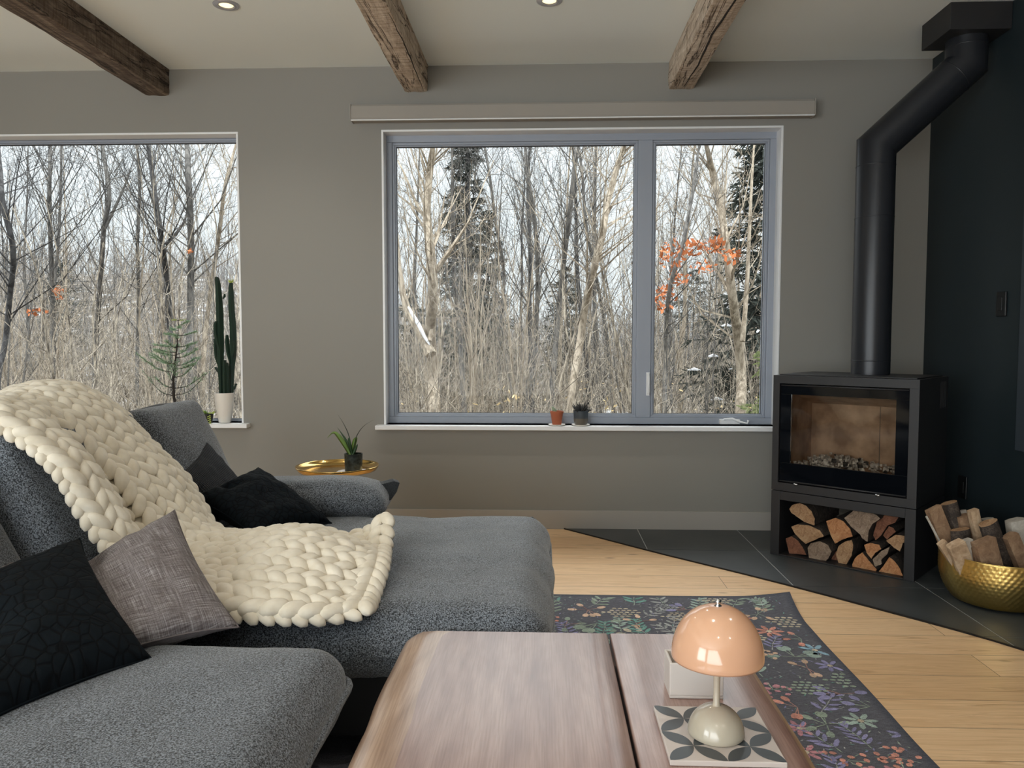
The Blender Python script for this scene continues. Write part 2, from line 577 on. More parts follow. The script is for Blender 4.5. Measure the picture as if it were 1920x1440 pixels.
m_tip = base('yellow_green_new_growth', (0.40, 0.48, 0.12), 0.6)
m_haw = base('dark_succulent_leaf', (0.035, 0.035, 0.035), 0.6)
m_padcactus = base('pale_green_cactus_pad', (0.26, 0.33, 0.22), 0.7)
m_needle = base('soft_green_pine_needles', (0.27, 0.42, 0.26), 0.7)
m_pinestem = base('dark_pine_stem', (0.02, 0.015, 0.012), 0.8)
m_doily = base('white_paper_doily', (0.75, 0.74, 0.72), 0.9)
m_switch = base('black_switch_plastic', (0.006, 0.007, 0.008), 0.4)
m_downlight = base('brushed_nickel_trim', (0.50, 0.50, 0.54), 0.35, 0.6)

# ---------------------------------------------------------------- room shell
def structure(o): o['kind'] = 'structure'; return o


XL = -4.6
YB = -3.6
TH = 0.16


def wall_with_holes(mb, x0, x1, z0, z1, y0, y1, holes):
    xs = sorted({x0, x1, *[h[0] for h in holes], *[h[1] for h in holes]})
    zs = sorted({z0, z1, *[h[2] for h in holes], *[h[3] for h in holes]})
    for i in range(len(xs) - 1):
        for j in range(len(zs) - 1):
            cx, cz = (xs[i] + xs[i + 1]) / 2, (zs[j] + zs[j + 1]) / 2
            if any(h[0] < cx < h[1] and h[2] < cz < h[3] for h in holes): continue
            mb.box(xs[i], xs[i + 1], y0, y1, zs[j], zs[j + 1])


W1 = (-3.95, -1.816, 0.628, 2.372)
W2 = (-0.957, 1.388, 0.622, 2.374)
b = MB(); wall_with_holes(b, XL - TH, WR + TH, -0.3, CEIL + 0.1, D, D + TH, [W1, W2])
structure(b.build('wall_back', m_wall))
b = MB(); b.box(WR, WR + TH, YB, D, 0, CEIL)
structure(b.build('wall_right', m_dark))
b = MB(); b.box(XL - TH, XL, YB, D, -0.02, CEIL)
structure(b.build('wall_left', m_wall))
b = MB(); wall_with_holes(b, XL - TH, WR + TH, -0.02, CEIL, YB - TH, YB, [])
structure(b.build('wall_front', m_wall))
b = MB(); b.box(XL - TH, WR + TH, YB - TH, D, CEIL, CEIL + 0.1)
structure(b.build('ceiling', m_ceil))
b = MB(); b.box(XL, WR, YB, D, -0.05, 0)
structure(b.build('floor', m_floor))
b = MB(); b.box(XL, 1.9, D - 0.014, D, 0, 0.113)
structure(b.build('baseboard_back', m_basebd, bevel=0.002))
b = MB(); b.box(WR - 0.008, WR, 3.25, 3.70, 0.62, 2.5)
structure(b.build('trim_1', base('slate_blue_panel', (0.040, 0.052, 0.066), 0.5), bevel=0.003))

# hearth: slate tiles inside a curved black edge, tiles cut by the arc
arc_px = [(1060, 990), (1120, 1006), (1180, 1025), (1240, 1042), (1320, 1058), (1400, 1077), (1480, 1099), (1560, 1120), (1640, 1142), (1720, 1163), (1800, 1184), (1870, 1203), (1930, 1222), (2010, 1250)]
arc = [on_z(x, y, 0.0) for x, y in arc_px]
arc = [Vector((p.x, p.y)) for p in arc]
arc[0] = Vector((0.13, D - 0.014))
# smooth the outline a little
for _ in range(3):
    arc = [arc[0]] + [(arc[i - 1] + arc[i] * 2 + arc[i + 1]) / 4 for i in range(1, len(arc) - 1)] + [arc[-1]]
e1 = arc[-1]
arc.append(Vector((WR, e1.y - (WR - e1.x) * 0.85)))


def clip_poly(poly, fn):
    out = []
    for i in range(len(poly)):
        a, c_ = poly[i], poly[(i + 1) % len(poly)]
        fa, fc = fn(a), fn(c_)
        if fa >= 0: out.append(a)
        if (fa >= 0) != (fc >= 0): out.append(a + (c_ - a) * (fa / (fa - fc)))
    return out


outline = arc + [Vector((WR, D - 0.001)), Vector((0.13, D - 0.001))]
he = empty('stone_hearth', (1.4, 4.0, 0), 'dark slate tiled hearth with a curved black edge set in the oak floor', 'hearth')
b = MB()
for i in range(len(arc) - 1):
    a, c_ = arc[i], arc[i + 1]
    d_ = (c_ - a).normalized(); n_ = Vector((-d_.y, d_.x))
    q = [a - n_ * 0.003, c_ - n_ * 0.003, c_ + n_ * 0.003, a + n_ * 0.003]
    b.prism([Vector((p.x, p.y, 0.0)) for p in q], (0, 0, 0.007))
b.build('metal_edge', m_blackmetal, he)
b = MB(); b.prism([Vector((p.x, p.y, 0.0005)) for p in outline], (0, 0, 0.0025))
b.build('grout', m_grout, he)
gx = [-0.03, 0.567, 1.158, 1.75, 2.34]
gy = [2.0, 2.37, 2.965, 3.55, 4.152, 4.75]
b = MB()
for i in range(len(gx) - 1):
    for j in range(len(gy) - 1):
        x0, x1, y0, y1 = gx[i] + 0.0025, gx[i + 1] - 0.0025, gy[j] + 0.0025, gy[j + 1] - 0.0025
        poly = outline
        for fn in (lambda p: p.x - x0, lambda p: x1 - p.x, lambda p: p.y - y0, lambda p: y1 - p.y):
            if len(poly) > 2: poly = clip_poly(poly, fn)
        if len(poly) > 2:
            b.prism([Vector((p.x, p.y, 0.001)) for p in poly], (0, 0, 0.0035))
b.build('slate_tiles', m_tile, he)

# ---------------------------------------------------------------- windows
def rect_frame(mb, x0, x1, z0, z1, y0, y1, wl, wr_, wb, wt, mi=0):
    mb.box(x0, x1, y0, y1, z0, z0 + wb, mi)
    mb.box(x0, x1, y0, y1, z1 - wt, z1, mi)
    mb.box(x0, x0 + wl, y0, y1, z0 + wb, z1 - wt, mi)
    mb.box(x1 - wr_, x1, y0, y1, z0 + wb, z1 - wt, mi)


def window(name, W, panes, gz0, gz1, sill_x):
    x0, x1, z0, z1 = W
    root = bpy.data.objects.new(name, None)
    sc.collection.objects.link(root)
    root.location = (x0, D, z0)
    MW[root.name] = Matrix.Translation(Vector((x0, D, z0)))
    root['kind'] = 'structure'
    b = MB()
    rect_frame(b, x0, x1, z0, z1, D - 0.003, D + 0.092, 0.012, 0.012, 0.004, 0.012)
    b.build('jamb_lining', m_trim, root, bevel=0.0015)
    b = MB()
    yy = D + 0.09
    xs = [x0 + 0.010] + [c_ for p in panes for c_ in p] + [x1 - 0.010]
    ez0, ez1 = gz0 - 0.022, gz1 + 0.022
    b.box(x0 + 0.01, x1 - 0.01, yy, yy + 0.06, z0 + 0.004, ez0)
    b.box(x0 + 0.01, x1 - 0.01, yy, yy + 0.06, ez1, z1 - 0.01)
    for k in range(0, len(xs), 2):
        a = xs[k] + (0.022 if k > 0 else 0)
        c_ = xs[k + 1] - (0.022 if k < len(xs) - 2 else 0)
        b.box(a, c_, yy, yy + 0.06, ez0, ez1)
    b.build('window_frame', m_frame, root, bevel=0.003)
    for (p0, p1) in panes:
        b = MB()
        rect_frame(b, p0 - 0.022, p1 + 0.022, gz0 - 0.022, gz1 + 0.022, yy + 0.010, yy + 0.055, 0.014, 0.014, 0.014, 0.014)
        rect_frame(b, p0 - 0.009, p1 + 0.009, gz0 - 0.009, gz1 + 0.009, yy + 0.018, yy + 0.055, 0.009, 0.009, 0.009, 0.009)
        o = b.build('sash', m_frame, root, bevel=0.002)
        b = MB()
        rect_frame(b, p0, p1, gz0, gz1, yy + 0.026, yy + 0.034, 0.0025, 0.0025, 0.0025, 0.005)
        b.build('gasket', m_gasket, o)
        b = MB()
        b.box(p0, p1, yy + 0.028, yy + 0.032, gz0, gz1)
        b.build('pane', m_glass, o)
    b = MB(); b.box(sill_x[0], sill_x[1], D - 0.062, D + 0.10, z0 - 0.022, z0 + 0.004)
    b.build('window_sill', m_trim, root, bevel=0.004)
    return root


yg = D + 0.12
def xg(px, py=520): return on_y(px, py, yg).x
w2 = window('window_2', W2, [(xg(745.5), xg(1186.5)), (xg(1227.5), xg(1430))], on_y(1000, 774.5, yg).z, on_y(1000, 274, yg).z, (-1.0, 1.43))
w1 = window('window_1', W1, [(W1[0] + 0.06, W1[1] - 0.035)], on_y(250, 784, yg).z, on_y(250, 270, yg).z, (-4.0, -1.775))
b = MB()   # latch
hx = on_y(1215, 720, D + 0.08)
b.tube([(hx.x, D + 0.09, hx.z + 0.06), (hx.x, D + 0.07, hx.z + 0.058), (hx.x, D + 0.062, hx.z + 0.03), (hx.x, D + 0.062, hx.z - 0.045), (hx.x, D + 0.07, hx.z - 0.06)], [0.006, 0.008, 0.009, 0.010, 0.008], 8)
b.box(hx.x - 0.010, hx.x + 0.010, D + 0.084, D + 0.092, hx.z - 0.07, hx.z + 0.07)
b.build('window_handle', m_trim, w2, auto=40)
for (sa, sb) in ((745, 800), (1125, 1184)):     # snow lying on the outer ledge
    b = MB()
    e_ = [on_y(sa + (sb - sa) * k / 8, 772, D + 0.21) for k in range(9)]
    b.tube([Vector((p.x, p.y, W2[2] + 0.03)) for p in e_], [0.004] + [0.022 + 0.006 * math.sin(k * 1.9) for k in range(7)] + [0.004], 8, flat=0.9)
    b.build('ledge_snow', base('ledge_snow_white', (0.85, 0.87, 0.92), 0.8), w2, smooth=True)
b = MB(); b.box(W2[0] - 0.03, W2[1] + 0.03, D + TH, D + TH + 0.11, W2[2] - 0.02, W2[2] + 0.015)
b.build('outer_ledge', m_trim, w2, bevel=0.003)
b = MB()   # folded crank
cx0 = on_y(1350, 792, D + 0.06).x
zc = W2[2] + 0.02
b.box(cx0, cx0 + 0.12, D + 0.06, D + 0.092, zc - 0.012, zc + 0.016)
b.tube([(cx0 + 0.02, D + 0.055, zc + 0.018), (cx0 + 0.07, D + 0.05, zc + 0.022), (cx0 + 0.11, D + 0.05, zc + 0.004), (cx0 + 0.16, D + 0.05, zc - 0.006), (cx0 + 0.165, D + 0.05, zc + 0.014)], [0.006, 0.008, 0.007, 0.006, 0.008], 8)
b.build('crank_handle', m_trim, w2, auto=40, bevel=0.003)

# valance over the wide window
t = empty('window_valance', (0.2, D, 2.41), 'long beige blind cassette mounted above the wide window', 'blind cassette')
b = MB()
zt, zb = 2.502, 2.413
prof = [(D, zb), (D - 0.075, zb), (D - 0.082, zb + 0.012), (D - 0.078, zt - 0.012), (D - 0.07, zt), (D, zt)]
b.prism([Vector((-1.118, y, z)) for y, z in prof], (2.655, 0, 0))
b.build('cassette', m_valance, t, bevel=0.002)
b = MB(); b.box(-1.118, 1.537, D - 0.083, D - 0.070, zb - 0.006, zb)
b.build('bottom_bar', m_trim, t, bevel=0.001)
for ex in (-1.124, 1.537):
    b = MB(); b.box(ex, ex + 0.006, D - 0.084, D, zb - 0.004, zt + 0.002)
    b.build('end_cap', m_valance, t, bevel=0.002)

# ---------------------------------------------------------------- ceiling beams
def beam(x0, x1, z0, y0, mat, label, cracks, seed):
    rr = random.Random(seed)
    n = 90
    ys = [D - 0.002 - (D - y0) * i / (n - 1) for i in range(n)]
    ring = []
    k = 7
    for i in range(k): ring.append((x0 + (x1 - x0) * i / k, z0, 'b'))
    for i in range(k): ring.append((x1, z0 + (CEIL - z0) * i / k, 'r'))
    for i in range(k): ring.append((x1 - (x1 - x0) * i / k, CEIL, 't'))
    for i in range(k): ring.append((x0, CEIL - (CEIL - z0) * i / k, 'l'))
    vs = []
    for y in ys:
        for (x, z, s_) in ring:
            e = noise.noise(Vector((x * 30, y * 4.5, z * 30 + seed))) * 0.0045 + noise.noise(Vector((x * 9, y * 1.6, z * 9 + seed))) * 0.005
            e2 = noise.noise(Vector((x * 30, y * 4.5 + 40, z * 30 + seed))) * 0.0045 + noise.noise(Vector((x * 9, y * 16, z * 9 + seed))) * 0.002
            cx, cz = (x0 + x1) / 2, (z0 + CEIL) / 2
            if s_ != 't':
                xx = x + (1 if x > cx else -1) * (e - 0.003) * (1.0 if abs(x - cx) > 0.04 else 0.2)
                zz = z + (e2 if z < cz + 0.02 else 0)
                # rounded arris
                if s_ == 'b' and (abs(x - x0) < 1e-6): xx += 0.004; zz += 0.004
                if s_ == 'r' and abs(z - z0) < 1e-6: xx -= 0.004; zz += 0.004
            else:
                xx, zz = x, z
            vs.append((xx, y, min(zz, CEIL - 0.0005)))
    m_ = len(ring)
    fs = [(i * m_ + j, i * m_ + (j + 1) % m_, (i + 1) * m_ + (j + 1) % m_, (i + 1) * m_ + j) for i in range(n - 1) for j in range(m_)]
    fs += [tuple(range(m_ - 1, -1, -1)), tuple((n - 1) * m_ + j for j in range(m_))]
    b = MB(); b.add(vs, fs)
    o = b.build('ceiling_beam', mat, origin=((x0 + x1) / 2, D, z0), auto=35)
    tag(o, label, 'beam')
    for (pts, wd) in cracks:
        b = MB()
        pp = []
        for i in range(len(pts) - 1):
            for q in range(6):
                f = q / 6
                pp.append(Vector(pts[i]).lerp(Vector(pts[i + 1]), f) + Vector((rr.uniform(-1, 1) * 0.0025, 0, 0)))
        pp.append(Vector(pts[-1]))
        b.tube(pp, [wd * (0.25 + 0.75 * math.sin(math.pi * min(1, (i + 0.5) / len(pp)))) for i in range(len(pp))], 5)
        b.build('crack', m_check, o)
    return o


beam(-2.372, -2.222, 2.588, 0.2, m_beam_dark, 'dark rough-sawn ceiling beam, the one over the left window side', [], 3)
beam(-0.822, -0.676, 2.590, 0.2, m_beam_pale, 'pale rough-sawn ceiling beam ending above the left end of the wide blind cassette', [([(-0.70, 4.58, 2.588), (-0.69, 4.2, 2.586), (-0.683, 3.9, 2.588), (-0.69, 3.5, 2.587)], 0.003)], 11)
beam(0.722, 0.874, 2.586, 0.2, m_beam_pale, 'pale cracked ceiling beam nearest the stove pipe', [([(0.80, 4.55, 2.583), (0.815, 4.2, 2.584), (0.80, 3.8, 2.584), (0.82, 3.3, 2.584), (0.80, 2.8, 2.584)], 0.0055)], 23)

# ---------------------------------------------------------------- downlights
def downlight(p, label):
    t = empty('recessed_downlight', (p[0], p[1], CEIL), label, 'ceiling light')
    b = MB(); b.lathe([(0.034, -0.001), (0.036, -0.006), (0.043, -0.007), (0.045, -0.003), (0.052, -0.005), (0.060, -0.004), (0.062, 0.0)], (p[0], p[1], CEIL), 40)
    b.build('trim_ring', m_downlight, t, smooth=True)
    m = bpy.data.materials.get('warm_lamp_glow')
    if m is None:
        m = base('warm_lamp_glow', (1, 0.9, 0.7), 0.4, Emission_Strength=1.6)
        P(m).inputs['Emission Color'].default_value = (1, 0.80, 0.42, 1)
    b = MB(); b.lathe([(0.0001, -0.004), (0.02, -0.0035), (0.034, -0.001)], (p[0], p[1], CEIL), 32)
    b.build('bulb', m, t, smooth=True)
    l = bpy.data.lights.new('downlight_spot', 'SPOT'); l.energy = 30; l.color = (1, 0.92, 0.80)
    l.spot_size = math.radians(130); l.spot_blend = 1.0; l.shadow_soft_size = 0.035
    lo = bpy.data.objects.new('downlight_spot', l); sc.collection.objects.link(lo)
    lo.parent = t; lo.location = (0, 0, -0.012)


downlight(on_z(424, 9, CEIL), 'small round ceiling light lit warm, left one near the dark beam')
downlight(on_z(1030, 1, CEIL), 'small round ceiling light lit warm, between the two pale beams')
for k, q in enumerate(((1.5, 1.9), (0.0, 1.5), (0.0, -0.6), (1.5, -0.6))):  # unseen downlights added to brighten the floor and table
    downlight(Vector((q[0], q[1], CEIL)), 'added round ceiling light out of view, ' + ('over the rug', 'over the coffee table', 'furthest back in the middle', 'furthest back on the right')[k])

# ---------------------------------------------------------------- stove
SA = math.atan2(-0.656, 0.753)
SO = Vector((1.206, 4.094, 0.0))
t = empty('wood_stove', SO, 'black steel wood stove with a wide glass door standing on the slate hearth', 'stove', rz=SA)
SM = MW[t.name]      # local: +x along the front, +y into the corner
SWD, SDP = 0.704, 0.475


def sbox(mb, x0, x1, y0, y1, z0, z1, mi=0): mb.box(x0, x1, y0, y1, z0, z1, mi, SM)


b = MB()   # stand with log niche, open front and back
sbox(b, 0, 0.047, 0, SDP, 0.0045, 0.346)
sbox(b, SWD - 0.047, SWD, 0, SDP, 0.0045, 0.346)
sbox(b, 0.047, SWD - 0.047, 0, SDP, 0.300, 0.346)
sbox(b, 0.047, SWD - 0.047, 0, SDP, 0.0045, 0.012)
b.build('log_stand', m_stove, t, bevel=0.002)
b = MB()   # body shell, open at the front
z0, z1 = 0.350, 0.953
sbox(b, 0, SWD, 0, SDP, z0, z0 + 0.042)
sbox(b, 0, SWD, 0, SDP, z1 - 0.042, z1)
sbox(b, 0, 0.034, 0, SDP, z0 + 0.042, z1 - 0.042)
sbox(b, SWD - 0.042, SWD, 0, SDP, z0 + 0.042, z1 - 0.042)
sbox(b, 0.034, SWD - 0.042, SDP - 0.02, SDP, z0 + 0.042, z1 - 0.042)
for k in range(6):
    y_ = 0.34 + 0.018 * k
    sbox(b, SWD, SWD + 0.0012, y_, y_ + 0.007, 0.80, 0.93)
b.build('body', m_stove, t, bevel=0.002)
b = MB(); sbox(b, 0.02, SWD - 0.02, 0.03, SDP - 0.02, z1, z1 + 0.006)
b.build('top_plate', m_stove, t, bevel=0.002)
b = MB()
dx0, dx1, dz0, dz1 = 0.037, SWD - 0.045, z0 + 0.045, z1 - 0.045
gx0, gx1, gz0, gz1 = 0.094, 0.602, 0.497, 0.855
sbox(b, dx0, dx1, 0.010, 0.022, dz0, gz0)
sbox(b, dx0, dx1, 0.010, 0.022, gz1, dz1)
sbox(b, dx0, gx0, 0.010, 0.022, gz0, gz1)
sbox(b, gx1, dx1, 0.010, 0.022, gz0, gz1)
dr = b.build('door', m_enamel, t, bevel=0.001)
b = MB(); sbox(b, gx0, gx1, 0.0105, 0.0145, gz0, gz1)
b.build('pane', m_stoveglass, dr)
b = MB()
for (a, c_) in (((dx0 + 0.004, dz0 + 0.006), (dx1 - 0.004, dz0 + 0.006)), ((dx0 + 0.004, dz1 - 0.006), (dx1 - 0.004, dz1 - 0.006))):
    b = MB(); b.tube([SM @ Vector((a[0], 0.006, a[1])), SM @ Vector((c_[0], 0.006, c_[1]))], 0.004, 8)
    b.build('door_rail', m_stove, dr, smooth=True)
for u in (0.13, 0.53):
    b = MB()
    b.tube([SM @ Vector((u, 0.010, dz0 - 0.003)), SM @ Vector((u, -0.010, dz0 - 0.003))], [0.004, 0.007], 10)
    b.tube([SM @ Vector((u - 0.004, -0.008, dz0 - 0.003)), SM @ Vector((u + 0.016, -0.008, dz0 - 0.001))], 0.0045, 8)
    b.build('knob', m_chrome, dr, smooth=True)
# firebox lining
fx0, fx1, fy0, fy1, fz0, fz1 = 0.060, 0.640, 0.035, 0.36, 0.475, 0.870
b = MB()
sbox(b, fx0, fx1, fy1, fy1 + 0.03, fz0, fz1)
sbox(b, fx0 - 0.02, fx0, fy0, fy1 + 0.03, fz0, fz1)
sbox(b, fx1, fx1 + 0.02, fy0, fy1 + 0.03, fz0, fz1)
sbox(b, fx0 - 0.02, fx1 + 0.02, fy0, fy1 + 0.03, fz0 - 0.02, fz0)
sbox(b, fx0 - 0.02, fx1 + 0.02, fy0, fy1 + 0.03, fz1, fz1 + 0.02)
for q in (0.33,):
    pass
fb = b.build('firebox', m_firebrick, t)
b = MB()
sbox(b, 0.418, 0.421, fy1 - 0.001, fy1 + 0.01, fz0, 0.80)
sbox(b, fx0, fx1, fy1 - 0.001, fy1 + 0.01, 0.798, 0.801)
M2 = SM @ Matrix.Translation(Vector((0, 0.19, 0.84))) @ Matrix.Rotation(math.radians(-14), 4, 'X')
b.build('brick_joint', m_soot, fb)
b = MB(); b.box(fx0, fx1, -0.14, 0.17, -0.010, 0.010, 0, M2)
b.build('baffle', m_firebrick, fb, bevel=0.003)
b = MB()
rr = random.Random(5)
for i in range(260):
    u = 0.17 + abs(rr.gauss(0, 1)) * 0.05 if i % 2 else rr.uniform(fx0 + 0.02, fx1 - 0.02)
    u = min(max(u, fx0 + 0.02), fx1 - 0.02) if i % 2 == 0 else min(0.15 + rr.random() * 0.22, fx1)
    v_ = rr.uniform(0.06, 0.33)
    hgt = fz0 + rr.random() * (0.045 if i % 2 else 0.012)
    s_ = rr.uniform(0.006, 0.016)
    c_ = SM @ Vector((u, v_, hgt + s_ * 0.5))
    pts = []
    for k in range(8):
        pts.append(c_ + Vector(((k & 1) * 2 - 1 + rr.uniform(-.5, .5), ((k >> 1) & 1) * 2 - 1 + rr.uniform(-.5, .5), ((k >> 2) & 1) * 2 - 1 + rr.uniform(-.4, .4))) * s_ * 0.6)
    b.add(pts, [(0, 2, 3, 1), (4, 5, 7, 6), (0, 1, 5, 4), (2, 6, 7, 3), (0, 4, 6, 2), (1, 3, 7, 5)], 0 if rr.random() < 0.85 else 1)
o = b.build('ash_bed', [m_ash, m_coal], t)
o['kind'] = 'stuff'

# flue pipe
t = empty('stove_pipe', (1.695, 4.075, 0.953), 'black steel flue pipe rising from the stove and bending to the ceiling box', 'stove pipe')
pr = 0.0935
p0 = Vector((1.695, 4.075, 0.959)); p1 = Vector((1.695, 4.075, 2.118)); p2 = Vector((2.085, 3.992, 2.49)); p3 = Vector((2.085, 3.992, 2.618))


def mitre_tube(mb, pts, r, n=40):
    vs = []
    ring = None
    k = len(pts)
    dirs = [(pts[i + 1] - pts[i]).normalized() for i in range(k - 1)]
    a = dirs[0].cross(Vector((0, 1, 0))).normalized(); bb = dirs[0].cross(a)
    ring = [pts[0] + a * math.cos(2 * math.pi * j / n) * r + bb * math.sin(2 * math.pi * j / n) * r for j in range(n)]
    vs += ring
    for i in range(1, k):
        din = dirs[i - 1]
        nn = (din + dirs[i]).normalized() if i < k - 1 else din
        ring = [p + din * ((pts[i] - p).dot(nn) / din.dot(nn)) for p in ring]
        vs += ring
    fs = [(i * n + j, i * n + (j + 1) % n, (i + 1) * n + (j + 1) % n, (i + 1) * n + j) for i in range(k - 1) for j in range(n)]
    fs += [tuple(range(n - 1, -1, -1)), tuple((k - 1) * n + j for j in range(n))]
    mb.add(vs, fs)


b = MB(); mitre_tube(b, [p0, p1, p2, p3], pr)
b.build('pipe', m_pipe, t, auto=30)
for (a, d_) in ((Vector((1.695, 4.075, 1.03)), Vector((0, 0, 1))), (Vector((1.695, 4.075, 1.76)), Vector((0, 0, 1))), (Vector((1.695, 4.075, 2.02)), Vector((0, 0, 1))), (p2 - (p2 - p1).normalized() * 0.07, (p2 - p1).normalized()), (Vector((2.085, 3.992, 2.575)), Vector((0, 0, 1)))):
    b = MB(); b.tube([a - d_ * 0.0025, a, a + d_ * 0.0025], [pr + 0.0006, pr + 0.0022, pr + 0.0006], 40, cap=False)
    b.build('joint_ring', m_pipe, t, smooth=True)
b = MB(); b.box(1.932, WR - 0.002, 3.851, 4.131, 2.612, CEIL - 0.001)
tag(b.build('chimney_support_box', m_stove, bevel=0.002, origin=(2.08, 3.99, 2.61)), 'black square chimney support box fixed to the ceiling above the flue pipe', 'chimney box')

# switch and outlet on the dark wall
t = empty('light_switch', (WR, 3.848, 1.31), 'black rocker light switch on the dark right wall', 'switch')
b = MB(); b.box(WR - 0.012, WR, 3.81, 3.886, 1.25, 1.37); b.build('cover_plate', m_switch, t, bevel=0.004)
b = MB(); b.box(WR - 0.016, WR - 0.012, 3.832, 3.864, 1.278, 1.342); b.build('rocker', m_switch, t, bevel=0.002)
t = empty('wall_outlet', (WR, 4.18, 0.37), 'black wall outlet low on the dark wall behind the stove', 'outlet')
b = MB(); b.box(WR - 0.010, WR, 4.10, 4.18, 0.30, 0.42); b.build('cover_plate', m_switch, t, bevel=0.004)
b = MB(); b.box(WR - 0.013, WR - 0.010, 4.12, 4.16, 0.33, 0.39); b.build('socket', m_switch, t, bevel=0.002)

# ---------------------------------------------------------------- firewood under the stove
def front_uv(px, py):
    n_ = Vector((0.656, 0.753, 0)).normalized()
    d = ray(px, py)
    q = EYE + d * (((SO - Vector((EYE.x, EYE.y, 0))).dot(n_)) / d.dot(n_))
    l = SM.inverted() @ q
    return l.x, l.z


LOGS = [
    ([(135, 225), (160, 195), (215, 182), (260, 200), (300, 240), (328, 300), (325, 350), (250, 325), (200, 290), (150, 255)], 0, 'tan-ended log resting at the top left of the stack under the stove'),
    ([(155, 360), (200, 340), (290, 350), (370, 385), (400, 430), (340, 455), (265, 488), (225, 455), (185, 415)], 0, 'split log with a dark hook-shaped mark in the stack under the stove'),
    ([(105, 450), (150, 435), (200, 470), (240, 530), (260, 575), (130, 582)], 3, 'reddish wedge log at the lower left corner of the stove niche'),
    ([(275, 520), (300, 485), (370, 470), (430, 500), (455, 550), (430, 600), (410, 632), (360, 612), (320, 615), (285, 605)], 2, 'grey-brown half-round log second from left in the bottom row under the stove'),
    ([(410, 320), (480, 295), (540, 320), (590, 380), (610, 435), (540, 455), (478, 490), (450, 440), (425, 370)], 1, 'bright orange quarter log in the middle of the stack under the stove'),
    ([(480, 570), (500, 510), (550, 475), (600, 465), (612, 500), (600, 580), (560, 650), (540, 672), (500, 640)], 0, 'oval-ended log in the middle of the bottom row under the stove'),
    ([(550, 295), (620, 240), (700, 245), (790, 270), (820, 300), (760, 340), (735, 390), (725, 475), (690, 455), (670, 420), (600, 360)], 2, 'largest grey log with a torn point at the top of the stack under the stove'),
    ([(740, 440), (770, 330), (830, 285), (940, 295), (905, 345), (850, 365), (800, 440), (760, 478)], 3, 'dark red-brown log in shade at the top right under the stove'),
    ([(695, 500), (740, 485), (810, 500), (825, 530), (780, 560), (750, 605), (715, 560)], 1, 'small orange wedge log above the fan-shaped one under the stove'),
    ([(615, 640), (640, 590), (690, 552), (720, 590), (760, 640), (800, 680), (790, 715), (700, 700), (615, 685)], 1, 'fan-shaped orange log in the bottom row under the stove, cracked down its end'),
    ([(760, 610), (830, 545), (890, 515), (870, 570), (820, 620), (830, 645), (780, 665)], 2, 'ragged pale splinter of wood between logs at the right under the stove'),
    ([(860, 470), (930, 425), (1010, 435), (1012, 480), (985, 490), (965, 552), (920, 525)], 0, 'pale wedge log against the right post of the stove niche'),
    ([(810, 735), (850, 650), (890, 592), (930, 620), (970, 680), (992, 750), (900, 745)], 1, 'triangular orange log at the lower right corner of the stove niche'),
    ([(420, 635), (455, 565), (475, 560), (482, 620), (500, 650), (455, 650)], 3, 'small brown log wedged low between two round logs under the stove'),
    ([(815, 440), (860, 372), (895, 385), (912, 415), (870, 450), (845, 474)], 3, 'brown log behind the pale wedge at the right under the stove'),
]
rr = random.Random(9)
inward = (SM.to_3x3() @ Vector((0, 1, 0)))
for i, (poly, mi, lab) in enumerate(LOGS):
    uv = [front_uv(1440 + x / 4, 900 + y / 4) for x, y in poly]
    uv = [(min(max(u, 0.050), SWD - 0.050), min(max(z, 0.0125), 0.297)) for u, z in uv]
    back = 0.03 + rr.random() * 0.02 if i not in (7, 14, 13) else 0.09
    ln = 0.33
    # densify with a little raggedness
    pts = []
    for k in range(len(uv)):
        a, c_ = uv[k], uv[(k + 1) % len(uv)]
        for q in range(4):
            f = q / 4
            pts.append((a[0] + (c_[0] - a[0]) * f + rr.uniform(-1, 1) * 0.0010, max(0.0125, a[1] + (c_[1] - a[1]) * f + rr.uniform(-1, 1) * 0.0010)))
    ru, rz = sum(p[0] for p in pts) / len(pts), sum(p[1] for p in pts) / len(pts)
    n_ = len(pts)
    vs = []
    for lay in range(6):
        yy = back + ln * lay / 5
        for (u, z) in pts:
            k = 1 + (0.03 * noise.noise(Vector((u * 40, lay * 1.3 + i, z * 40))) if lay else 0)
            uu, zz = ru + (u - ru) * k, rz + (z - rz) * k
            vs.append(SM @ Vector((min(max(uu, 0.048), SWD - 0.048), yy, min(max(zz, 0.0125), 0.299))))
    cidx = len(vs)
    ov = 0.004
    vs.append(SM @ Vector((ru, back - ov, rz)))
    vs.append(SM @ Vector((ru, back + ln, rz)))
    fs = []; ms = []
    b = MB()
    b.add(vs, [])
    for j in range(n_):
        b.f.append((j, cidx, (j + 1) % n_)); b.m.append(0)
        b.f.append((5 * n_ + (j + 1) % n_, cidx + 1, 5 * n_ + j)); b.m.append(0)
    for lay in range(5):
        for j in range(n_):
            b.f.append((lay * n_ + j, lay * n_ + (j + 1) % n_, (lay + 1) * n_ + (j + 1) % n_, (lay + 1) * n_ + j)); b.m.append(1)
    o = b.build('firewood_log', [m_cut[mi], m_bark], origin=tuple(SM @ Vector((ru, back, rz))), auto=50)
    tag(o, lab, 'log', 'split logs stacked under the stove')

# ---------------------------------------------------------------- brass basket
BC = Vector((1.978, 3.385, 0.005))
t = empty('log_basket', BC, 'hammered brass basket of firewood on the hearth beside the stove', 'basket')


def hammer(r, z, a):
    return r


